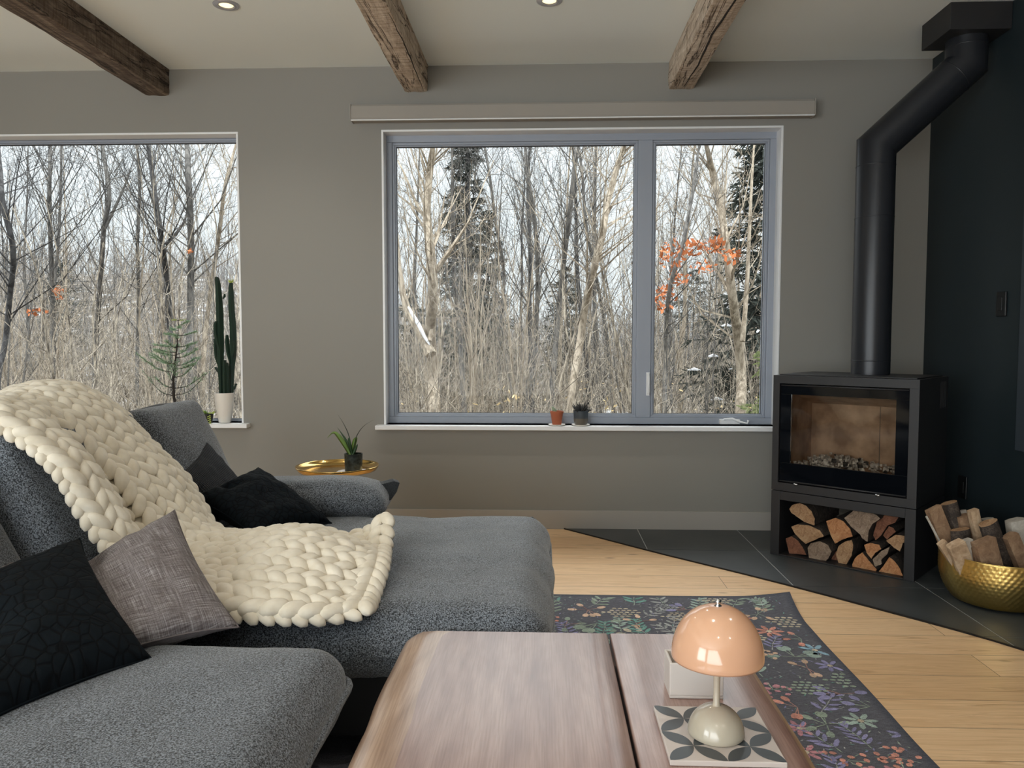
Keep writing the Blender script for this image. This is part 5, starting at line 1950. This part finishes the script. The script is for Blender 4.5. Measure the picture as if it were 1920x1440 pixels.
# white ceramic box
bx0, bx1, by0, by1, bz0, bz1 = 0.2625, 0.3725, 1.566, 1.640, TZ + 0.0003, TZ + 0.0745
t = empty('ceramic_box', (0.317, 1.6, TZ), 'open rectangular white ceramic box behind the lamp on the coffee table', 'box')
b = MB()
wth = 0.006
b.box(bx0, bx1, by0, by1, bz0, bz0 + 0.006)
b.box(bx0, bx1, by0, by0 + wth, bz0 + 0.006, bz1); b.box(bx0, bx1, by1 - wth, by1, bz0 + 0.006, bz1)
b.box(bx0, bx0 + wth, by0 + wth, by1 - wth, bz0 + 0.006, bz1); b.box(bx1 - wth, bx1, by0 + wth, by1 - wth, bz0 + 0.006, bz1)
b.build('box_body', m_box_cer, t, bevel=0.0018)
M = Matrix.Translation(Vector((0.29, 1.603, TZ + 0.045))) @ Matrix.Rotation(math.radians(28), 4, 'Y')
b = MB(); b.box(-0.004, 0.004, -0.024, 0.024, -0.035, 0.030, 0, M)
tag(b.build('folded_card', base('cream_card', (0.55, 0.50, 0.43), 0.8), origin=(0.29, 1.6, TZ + 0.02)), 'pale card standing tilted inside the white ceramic box', 'card')

# ---------------------------------------------------------------- winter woods outside
def ground_z(x, y):
    u = x / max(y, 1)
    z = -0.75 - 0.02 * max(0, y - 5)
    left = max(0.0, min(1.0, (-u - 0.10) / 0.35))
    f = max(0.0, min(1.0, (y - 30) / 40))
    z += f * f * (3 - 2 * f) * (3.0 + 6.0 * left)
    return z + 0.25 * noise.noise(Vector((x * 0.22, y * 0.22, 0)))


m_ground = base('snow_and_leaf_litter', rough=0.95)
setc(m_ground, ramp(m_ground, noise_(m_ground, coords(m_ground), 0.9, 8, 0.72), [(0.40, (0.060, 0.048, 0.036)), (0.56, (0.150, 0.130, 0.105)), (0.62, (0.450, 0.462, 0.480))]))
b = MB()
gxs = [-70 + 140 * i / 90 for i in range(91)]
gys = [D + TH - 0.02 + (80 - D) * (j / 80) ** 1.5 for j in range(81)]
vs = [(x, y, ground_z(x, y)) for y in gys for x in gxs]
fs = [(j * 91 + i, j * 91 + i + 1, (j + 1) * 91 + i + 1, (j + 1) * 91 + i) for j in range(80) for i in range(90)]
b.add(vs, fs)
o = b.build('ground', m_ground, smooth=True)
o['kind'] = 'structure'


def bark(name, a, c_, pale=None):
    m = base(name, rough=0.95)
    n_ = noise_(m, coords(m, scale=(6, 6, 1.5)), 2.5, 5, 0.7)
    setc(m, ramp(m, n_, [(0.42, a), (0.58, c_)]))
    return m


m_bk = [bark('grey_tree_bark', (0.060, 0.057, 0.054), (0.162, 0.153, 0.141)),
        bark('dark_tree_bark', (0.021, 0.020, 0.021), (0.072, 0.071, 0.072)),
        bark('pale_tan_tree_bark', (0.192, 0.156, 0.114), (0.420, 0.360, 0.282))]
m_brush = bark('tan_brushwood', (0.090, 0.075, 0.060), (0.432, 0.378, 0.300))
m_far = bark('haze_tinted_brushwood', (0.132, 0.123, 0.117), (0.300, 0.285, 0.270))  # distance haze put into the bark colour of the far twigs
m_fir = bark('dark_spruce_foliage', (0.021, 0.027, 0.023), (0.060, 0.069, 0.057))
m_fir2 = bark('olive_fir_foliage', (0.10, 0.13, 0.05), (0.26, 0.29, 0.13))
m_snow = base('white_snow', (0.88, 0.90, 0.95), 0.8)
m_orange = base('dry_orange_leaves', (0.48, 0.15, 0.05), 0.8)
m_yellowleaf = base('dry_yellow_leaves', (0.66, 0.50, 0.26), 0.8)


class TW:
    """many thin tapering three-sided twigs, kept as numpy rows"""
    def __init__(s): s.A = []; s.B = []; s.C = []; s.r = []; s.k = []; s.mb = MB()

    def add(s, A, B_, C_, r, k=0.25): s.A.append(tuple(A)); s.B.append(tuple(B_)); s.C.append(tuple(C_)); s.r.append(r); s.k.append(k)

    def build(s, name, mat, parent=None, origin=None):
        V0 = np.array(s.mb.v, dtype=float).reshape(-1, 3); F0 = s.mb.f
        A, B_, C_ = (np.array(q, dtype=float).reshape(-1, 3) for q in (s.A, s.B, s.C))
        r = np.array(s.r)[:, None]; k = np.array(s.k)[:, None]
        n = len(A)
        vs = [V0]
        faces = list(F0)
        if n:
            t = C_ - A
            ref = np.where(np.abs(t[:, 2:3]) > 0.9 * np.linalg.norm(t, axis=1, keepdims=True), np.array([[1.0, 0, 0]]), np.array([[0, 0, 1.0]]))
            a = np.cross(t, ref); a /= np.linalg.norm(a, axis=1, keepdims=True) + 1e-9
            c2 = np.cross(a, t); c2 /= np.linalg.norm(c2, axis=1, keepdims=True) + 1e-9
            W_ = np.zeros((n, 9, 3))
            for q, (P_, f) in enumerate(((A, 1.0), (B_, None), (C_, k))):
                ff = 1.0 if q == 0 else ((1 + k) / 2 if q == 1 else k)
                for j in range(3):
                    an = 2 * math.pi * j / 3
                    W_[:, q * 3 + j] = P_ + (a * math.cos(an) + c2 * math.sin(an)) * r * ff
            vs.append(W_.reshape(-1, 3))
            off = len(V0) + np.arange(n)[:, None] * 9
            pat = []
            for q in (0, 1):
                for j in range(3):
                    pat.append((q * 3 + j, q * 3 + (j + 1) % 3, (q + 1) * 3 + (j + 1) % 3, (q + 1) * 3 + j))
            F1 = (off[:, None, :] + np.array(pat)[None]).reshape(-1, 4)
            faces += F1.tolist()
        V = np.concatenate(vs)
        M0 = MW[parent.name] if parent is not None else (Matrix.Translation(Vector(origin)) if origin is not None else Matrix.Identity(4))
        Ai = np.array(M0.inverted())
        V = V @ Ai[:3, :3].T + Ai[:3, 3]
        me = bpy.data.meshes.new(name)
        me.from_pydata(V.tolist(), [], faces)
        me.materials.append(mat)
        me.update()
        o = bpy.data.objects.new(name, me)
        sc.collection.objects.link(o)
        if parent is not None: o.parent = parent
        elif origin is not None: o.location = origin
        MW[o.name] = M0
        return o


rf = random.Random(77)


def rdir(sp=1.0): return Vector((rf.gauss(0, sp), rf.gauss(0, sp), rf.gauss(0, sp)))


def path_at(pts, f):
    k = f * (len(pts) - 1); i = min(len(pts) - 2, int(k))
    return pts[i].lerp(pts[i + 1], k - i), (pts[i + 1] - pts[i]).normalized()


def branches(tw, pts, r0, r1, n, ln, f0=0.3, depth=2, spread=(25, 55), tropism=0.35, side=None):
    for q in range(n):
        f = f0 + (1 - f0) * (q + rf.random()) / n
        p, tg = path_at(pts, min(0.999, f))
        az = rf.uniform(0, 2 * math.pi)
        an = math.radians(rf.uniform(*spread))
        a = tg.cross(Vector((0.3, 0.7, 0.1))).normalized(); c_ = tg.cross(a)
        d_ = (tg * math.cos(an) + (a * math.cos(az) + c_ * math.sin(az)) * math.sin(an)).normalized()
        l = ln * (1.15 - 0.75 * (f - f0) / (1 - f0)) * rf.uniform(0.55, 1.15)
        r = (r0 * (1 - f) + r1 * f) * rf.uniform(0.32, 0.5)
        r = max(r, 0.0035)
        m_ = p + d_ * l * 0.5 + rdir(l * 0.03)
        e = p + d_ * l + Vector((0, 0, tropism * l * 0.5)) + rdir(l * 0.05)
        tw.add(p, m_, e, r, 0.25)
        if depth > 0:
            sub = [p, m_, e]
            branches(tw, sub, r, r * 0.3, 5 if depth > 1 else 4, l * 0.50, 0.22, depth - 1, (25, 60), tropism)


def smooth_path(pts, q=5):
    out = []
    g = lambda k: pts[max(0, min(len(pts) - 1, k))]
    for i in range(len(pts) - 1):
        for k in range(q): out.append(cr_spline(g(i - 1), g(i), g(i + 1), g(i + 2), k / q))
    return out + [pts[-1]]


# trees that can be told apart: trunk line followed in the photograph, each at its own distance
def own_tree(px_pts, wpx, dist, mat, label, nb=26, ln=1.6, f0=0.3, extra=None, snow=None, leaves=None, up_to=None, spread=(22, 50)):
    pts = [on_y(x, y, dist + 0.35 * math.sin(k * 1.3)) for k, (x, y) in enumerate(px_pts)]
    gp = pts[0].copy(); gp.z = ground_z(gp.x, gp.y) - 0.1
    gp.x += (pts[0].x - pts[1].x) * 0.6
    top = pts[-1] + (pts[-1] - pts[-2]).normalized() * (up_to or 2.5)
    full = smooth_path([gp] + pts + [top])
    r0 = wpx[0] / 2 * dist / FOC; r1 = wpx[1] / 2 * dist / FOC
    n_ = len(full)
    root = empty('bare_tree', tuple(gp), label, 'tree')
    tw = TW()
    tw.mb.tube(full, [r0 + (r1 - r0) * (i / (n_ - 1)) if i < n_ - 6 else r1 * (n_ - i) / 7 for i in range(n_)], 9)
    tr_ = tw.build('trunk', mat, root)
    for p in tr_.data.polygons: p.use_smooth = True
    tw = TW()
    branches(tw, full, r0 * 0.8, r1 * 0.8, nb, ln, f0, 2, spread)
    for (ep, ew) in (extra or []):
        e = smooth_path([on_y(x, y, dist + 0.2 * k) for k, (x, y) in enumerate(ep)])
        m_ = len(e)
        tw.mb.tube(e, [ew / 2 * dist / FOC * (1 - 0.7 * i / m_) for i in range(m_)], 7)
        branches(tw, e, ew / 2 * dist / FOC * 0.7, 0.006, 9, ln * 0.7, 0.25, 2)
    tw.build('branches', mat, root)
    for (sp, sw) in (snow or []):
        e = smooth_path([on_y(x, y, dist) for x, y in sp])
        b = MB(); b.tube([q + Vector((0, 0, sw * 0.8)) for q in e], [sw * (0.3 + 0.7 * math.sin(math.pi * (i + 0.5) / len(e))) for i in range(len(e))], 8)
        b.build('snow', m_snow, root, smooth=True)
    for (cx, cy, rx_, ry_, cnt, mt) in (leaves or []):
        b = MB()
        for k in range(cnt):
            a = rf.uniform(0, 6.283); r_ = math.sqrt(rf.random())
            p = on_y(cx + math.cos(a) * r_ * rx_, cy + math.sin(a) * r_ * ry_, dist + rf.uniform(-0.6, 0.6))
            s_ = rf.uniform(0.025, 0.05)
            d1 = rdir().normalized() * s_; d2 = rdir().normalized() * s_ * 0.6
            b.add([p - d1, p + d2, p + d1, p - d2], [(0, 1, 2, 3)])
        b.build('leaf_cluster', mt, root)


OR = m_orange
own_tree([(815, 775), (812, 700), (806, 620), (812, 560), (808, 480), (800, 400), (805, 330), (812, 270)], (27, 10), 11.5, m_bk[2],
         'pale birch with a snow-covered forked limb at the left of the wide window', 30, 1.5, 0.45,
         extra=[([(808, 665), (785, 618), (762, 575), (749, 510), (744, 440)], 22), ([(804, 420), (780, 380), (760, 330), (745, 300)], 7), ([(806, 640), (812, 600), (822, 590)], 9)],
         snow=[([(806, 650), (797, 636), (785, 612), (772, 590), (765, 578)], 0.030), ([(806, 600), (808, 585)], 0.02)])
own_tree([(1072, 745), (1088, 640), (1098, 570), (1112, 510), (1130, 440), (1141, 370), (1162, 300), (1178, 250)], (17, 8), 10.5, m_bk[2],
         'slender pale trunk leaning right in the middle of the wide window', 26, 1.5, 0.35, extra=[([(1140, 400), (1165, 350), (1185, 290)], 5)])
own_tree([(1388, 775), (1390, 700), (1382, 620), (1374, 560), (1364, 480), (1353, 400), (1338, 330), (1324, 270)], (22, 9), 10.0, m_bk[2],
         'thick pale trunk leaning left inside the narrow casement window', 28, 1.4, 0.3, extra=[([(1392, 640), (1400, 540), (1405, 430), (1410, 330), (1414, 270)], 10), ([(1372, 560), (1330, 480), (1300, 400)], 5)])
own_tree([(1246, 775), (1247, 700), (1249, 620), (1256, 540), (1282, 450), (1300, 350), (1310, 280)], (10, 5), 9.5, m_bk[0],
         'thin tree holding orange dry leaves at the left of the casement window', 22, 1.2, 0.3,
         leaves=[(1260, 480, 26, 30, 90, OR), (1248, 560, 20, 26, 70, OR), (1300, 465, 20, 14, 50, OR), (1275, 520, 22, 14, 40, OR), (1340, 460, 24, 16, 60, OR), (1372, 480, 18, 14, 45, OR), (1320, 500, 25, 12, 30, OR)])
own_tree([(1032, 775), (1044, 620), (1054, 520), (1068, 400), (1079, 300), (1083, 260)], (12, 6), 13.0, m_bk[0],
         'tall grey tree leaning slightly right behind the succulent pot', 30, 1.9, 0.3)
own_tree([(985, 775), (1003, 640), (1008, 520), (1003, 420), (990, 330), (984, 270)], (10, 6), 15.0, m_bk[0],
         'straight grey tree left of the terracotta pot in the wide window', 30, 2.1, 0.3)
own_tree([(871, 775), (862, 640), (852, 520), (849, 400), (848, 320)], (12, 5), 14.0, m_bk[0],
         'grey tree just in front of the tall spruce', 28, 1.9, 0.3)
own_tree([(940, 775), (935, 650), (945, 520), (930, 420), (918, 330), (910, 280)], (8, 4), 17.0, m_bk[0],
         'thin forked tree right of the tall spruce', 34, 2.2, 0.3)
own_tree([(1150, 775), (1140, 650), (1122, 540), (1100, 430), (1092, 330), (1085, 270)], (8, 4), 16.0, m_bk[0],
         'thin grey tree crossing behind the slender leaning pale trunk', 34, 2.2, 0.3)
own_tree([(322, 690), (317, 600), (312, 520), (303, 450), (294, 390), (286, 330), (277, 270)], (13, 7), 13.0, m_bk[1],
         'dark trunk leaning left behind the young pine in the left window', 26, 1.7, 0.4, extra=[([(311, 458), (335, 432), (348, 408), (352, 380)], 7)])
own_tree([(357, 700), (357, 600), (358, 500), (357, 400), (353, 330), (351, 270)], (15, 9), 12.5, m_bk[0],
         'straight thick grey trunk left of the tall cactus in the left window', 34, 1.8, 0.35, leaves=[(356, 470, 5, 6, 14, OR)])
own_tree([(380, 720), (388, 600), (402, 500), (412, 430), (422, 350), (440, 280)], (10, 5), 13.5, m_bk[2],
         'pale tree leaning right behind the tall cactus in the left window', 26, 1.7, 0.35)
own_tree([(178, 760), (180, 640), (186, 560), (195, 430), (205, 370), (196, 300), (190, 262)], (11, 6), 12.5, m_bk[0],
         'grey tree forking in the middle of the left window', 30, 1.9, 0.3, extra=[([(196, 430), (225, 370), (245, 320)], 6)])
own_tree([(100, 760), (100, 640), (97, 520), (93, 400), (93, 330), (95, 262)], (10, 6), 12.0, m_bk[0],
         'pale-based tree with a few orange leaves at the left of the left window', 32, 2.0, 0.35, leaves=[(112, 548, 12, 14, 40, OR), (70, 585, 20, 7, 26, OR)], extra=[([(104, 640), (118, 590), (130, 560)], 5)])
own_tree([(-5, 740), (10, 640), (18, 560), (25, 470), (5, 380), (-2, 300)], (10, 10), 9.5, m_bk[1],
         'dark snow-flecked trunk at the far left edge of the left window', 30, 2.2, 0.3)
own_tree([(258, 740), (258, 640), (260, 560), (258, 450), (262, 360), (258, 280)], (8, 5), 15.0, m_bk[0],
         'slim straight tree between the forked and the dark leaning trunks', 34, 2.1, 0.3)


# conifers
def conifer(root_xy, height, radius, label, mat, nl=70, droop=0.25, name='spruce_tree', snow=False, z0f=0.05, dens=26, origin_z=None):
    x, y = root_xy
    gz = ground_z(x, y) if origin_z is None else origin_z
    root = empty(name, (x, y, gz), label, 'tree')
    tw = TW(); tw.mb.tube([(x, y, gz - 0.1), (x, y, gz + height * 0.5), (x, y, gz + height)], [height * 0.012, height * 0.008, 0.01], 7)
    tw.build('trunk', m_bk[1], root)
    tw = TW(); tb = MB()
    for k in range(nl):
        f = z0f + (1 - z0f) * k / nl
        rad = radius * (1 - f) ** 0.8 * rf.uniform(0.7, 1.1) + 0.05
        for q in range(3):
            az = rf.uniform(0, 6.283)
            d_ = Vector((math.cos(az), math.sin(az), 0))
            p = Vector((x, y, gz + height * (f + rf.uniform(-0.012, 0.012))))
            e = p + d_ * rad + Vector((0, 0, -rad * droop * (1 - f) * rf.uniform(0.3, 1.8) + rad * 0.25 * f))
            tw.add(p, p.lerp(e, 0.5) + Vector((0, 0, 0.03)), e, 0.012, 0.3)
            for s_ in range(dens):
                g = 0.15 + 0.85 * rf.random()
                c_ = p.lerp(e, g)
                l = (0.12 + 0.30 * rad * (1 - g * 0.6)) * rf.uniform(0.5, 1)
                sd = d_.cross(Vector((0, 0, 1))) * rf.choice((-1, 1))
                dd = (d_ * 0.6 + sd * rf.uniform(0.1, 1) + Vector((0, 0, rf.uniform(-1.0, 0.35)))).normalized()
                tw.add(c_, c_ + dd * l * 0.5, c_ + dd * l, 0.020, 0.4)
            if snow and rf.random() < 0.5:
                c_ = p.lerp(e, rf.uniform(0.4, 0.9)); l = 0.12
                tb.tube([c_ - d_ * l + Vector((0, 0, .02)), c_ + Vector((0, 0, .04)), c_ + d_ * l + Vector((0, 0, .02))], [0.01, 0.035, 0.01], 5)
    tw.build('foliage', mat, root)
    if tb.v: tb.build('snow', m_snow, root)


q = on_y(878, 600, 22.0)
conifer((q.x, 22.0), 10.6, 1.25, 'tall narrow dark spruce rising above the woods in the wide window', m_fir, 95, 0.35)
q = on_y(915, 600, 24.0)
conifer((q.x, 24.0), 6.2, 1.5, 'shorter dark spruce beside the right foot of the tall spruce', m_fir, 60, 0.3)
q = on_y(1440, 600, 14.0)
conifer((q.x, 14.0), 7.0, 1.7, 'big snow-dusted spruce at the right edge of the casement window', m_fir, 80, 0.3, snow=True)
q = on_y(1060, 600, 30.0)
conifer((q.x, 30.0), 5.4, 2.0, 'low dark evergreen behind the succulent pot in the wide window', m_fir, 45, 0.3, dens=18)
q = on_y(770, 600, 34.0)
conifer((q.x, 34.0), 4.8, 2.2, 'distant low evergreen behind the forked birch', m_fir, 40, 0.3, dens=16)
q = on_y(120, 600, 42.0)
conifer((q.x, 42.0), 5.0, 2.2, 'distant dark evergreen on the ridge at the left of the left window', m_fir, 40, 0.3, dens=16, origin_z=ground_z(q.x, 42.0))
q = on_y(1300, 600, 38.0)
conifer((q.x, 38.0), 5.6, 3.2, 'distant bushy evergreen behind the casement window', m_fir, 40, 0.2, dens=16)
q = on_y(1428, 580, 9.0)
conifer((q.x + 0.35, 9.0), 2.4, 0.9, 'young olive-green fir low at the right edge of the casement window', m_fir2, 22, 0.15, name='fir_tree', dens=14, z0f=0.2)

# repeating trees: a few kinds copied through the woods
protos = []
for k in range(9):
    h = rf.uniform(8.5, 12.5)
    lean = Vector((rf.uniform(-0.09, 0.09), rf.uniform(-0.05, 0.05), 1))
    pts = []
    p = Vector((0, 0, -0.1))
    for s_ in range(8):
        pts.append(p.copy()); p = p + (lean + Vector((rf.uniform(-.06, .06), rf.uniform(-.06, .06), 0))) * h / 7
    full = smooth_path(pts, 3)
    r0 = rf.uniform(0.05, 0.09)
    tw = TW(); n_ = len(full)
    tw.mb.tube(full, [r0 * (1 - 0.9 * i / (n_ - 1)) for i in range(n_)], 6)
    branches(tw, full, r0 * 0.9, 0.012, 24, h * 0.20, 0.30, 2, (18, 40), 0.5)
    protos.append(tw.build('bare_tree', [m_bk[0], m_bk[0], m_bk[2], m_bk[1]][k % 4]))
sap = []
for k in range(7):
    h = rf.uniform(3.0, 5.5)
    tw = TW()
    for s_ in range(rf.randint(1, 3)):
        d_ = Vector((rf.uniform(-.18, .18), rf.uniform(-.18, .18), 1))
        pts = [Vector((0, 0, -0.1)) + Vector((rf.uniform(-.1, .1), 0, 0)) * s_]
        for q in range(5): pts.append(pts[-1] + (d_ + rdir(0.08)) * h / 5)
        full = smooth_path(pts, 3); n_ = len(full); r0 = rf.uniform(0.014, 0.026)
        tw.mb.tube(full, [r0 * (1 - 0.85 * i / (n_ - 1)) for i in range(n_)], 5)
        branches(tw, full, r0, 0.006, 13, h * 0.28, 0.12, 1, (20, 50), 0.3)
    sap.append(tw.build('sapling', [m_brush, m_bk[2], m_bk[0]][k % 3]))


def scatter(kind, n, y0, y1, label, cat, group, sc0, sc1, used):
    cnt = 0
    while cnt < n:
        y = y0 + (y1 - y0) * rf.random() ** 0.75
        u = rf.choice((rf.uniform(-0.73, -0.37), rf.uniform(-0.22, 0.32), rf.uniform(-0.22, 0.32)))
        x = u * y
        if any((x - a) ** 2 + (y - c_) ** 2 < 0.16 for a, c_ in used): continue
        used.append((x, y))
        pr_ = rf.choice(kind)
        if not pr_.get('placed'):
            o = pr_; o['placed'] = 1
        else:
            o = pr_.copy(); sc.collection.objects.link(o)
        s_ = rf.uniform(sc0, sc1)
        o.location = (x, y, ground_z(x, y)); o.rotation_euler = (0, 0, rf.uniform(0, 6.28)); o.scale = (s_, s_, s_ * rf.uniform(0.9, 1.1))
        bk_ = {'grey_tree_bark': 'grey', 'dark_tree_bark': 'dark', 'pale_tan_tree_bark': 'pale-barked', 'tan_brushwood': 'tan'}[o.data.materials[0].name]
        win = 'left window' if u < -0.3 else ('casement by the stove' if u > 0.135 else 'wide window pane')
        far = 'near' if y < (y0 + y1) / 2 else 'far'
        tag(o, label % (bk_, 'standing further back' if far == 'far' else 'standing nearer', win), cat, '%s %s behind the %s, %s' % (bk_, group, win, far))
        cnt += 1


used = []
scatter(protos, 56, 15, 46, '%s bare tree %s in the woods behind the %s', 'tree', 'bare trees', 0.75, 1.15, used)
scatter(sap, 130, 8.5, 24, 'thin %s sapling %s in the woods behind the %s', 'sapling', 'saplings', 0.7, 1.2, used)
for o in protos + sap:
    if 'placed' in o: del o['placed']
    elif not o.get('label'): bpy.data.objects.remove(o)
for o in sc.objects:
    if 'placed' in o: del o['placed']

# tangled brush between the trunks, and the mass of far twigs up the hill
def brush(name, n, y0, y1, hmin, hmax, r0, mat, vertical, label, urange=((-0.92, -0.34), (-0.38, 0.42))):
    tw = TW()
    for k in range(n):
        y = y0 + (y1 - y0) * rf.random()
        a, c_ = urange[0] if rf.random() < 0.42 else urange[1]
        x = rf.uniform(a, c_) * y
        z = ground_z(x, y) + (rf.random() * hmax * 0.5 if rf.random() > vertical else 0)
        h = rf.uniform(hmin, hmax)
        sp = 0.10 if rf.random() < vertical else 0.75
        d_ = Vector((rf.gauss(0, sp), rf.gauss(0, sp * 0.6), 1)).normalized() * h
        p = Vector((x, y, z))
        m_ = p + d_ * 0.5 + rdir(h * 0.05)
        e = p + d_ + rdir(h * 0.08)
        rr_ = r0 * rf.uniform(0.5, 1.4) * y / 12
        tw.add(p, m_, e, rr_, 0.3)
        for q in range(3):
            f = rf.uniform(0.2, 0.9)
            s0 = p.lerp(e, f); dd = (d_.normalized() * 0.8 + rdir(0.5)).normalized() * h * rf.uniform(0.15, 0.4)
            tw.add(s0, s0 + dd * 0.5 + rdir(0.02), s0 + dd, rr_ * 0.5, 0.4)
    o = tw.build(name, mat)
    tag(o, label, 'brush', kind='stuff')


brush('brushwood', 4500, 8, 24, 0.6, 2.0, 0.0042, m_brush, 0.30, 'tangled pale bare brushwood between the trunks outside')
brush('distant_woods', 6600, 26, 70, 1.2, 3.2, 0.006, m_far, 0.7, 'hazy mass of bare twigs covering the far hillside')
b = MB()
for k in range(420):
    y = rf.uniform(8, 16); x = rf.uniform(-0.2, 0.32) * y
    p = Vector((x, y, ground_z(x, y) + rf.random() * 1.3)); s_ = rf.uniform(0.02, 0.045)
    d1 = rdir().normalized() * s_; d2 = rdir().normalized() * s_ * 0.6
    b.add([p - d1, p + d2, p + d1, p - d2], [(0, 1, 2, 3)])
o = b.build('dry_leaves', m_yellowleaf)
tag(o, 'scattered dry yellow leaves clinging to the low brush outside', 'leaves', kind='stuff')
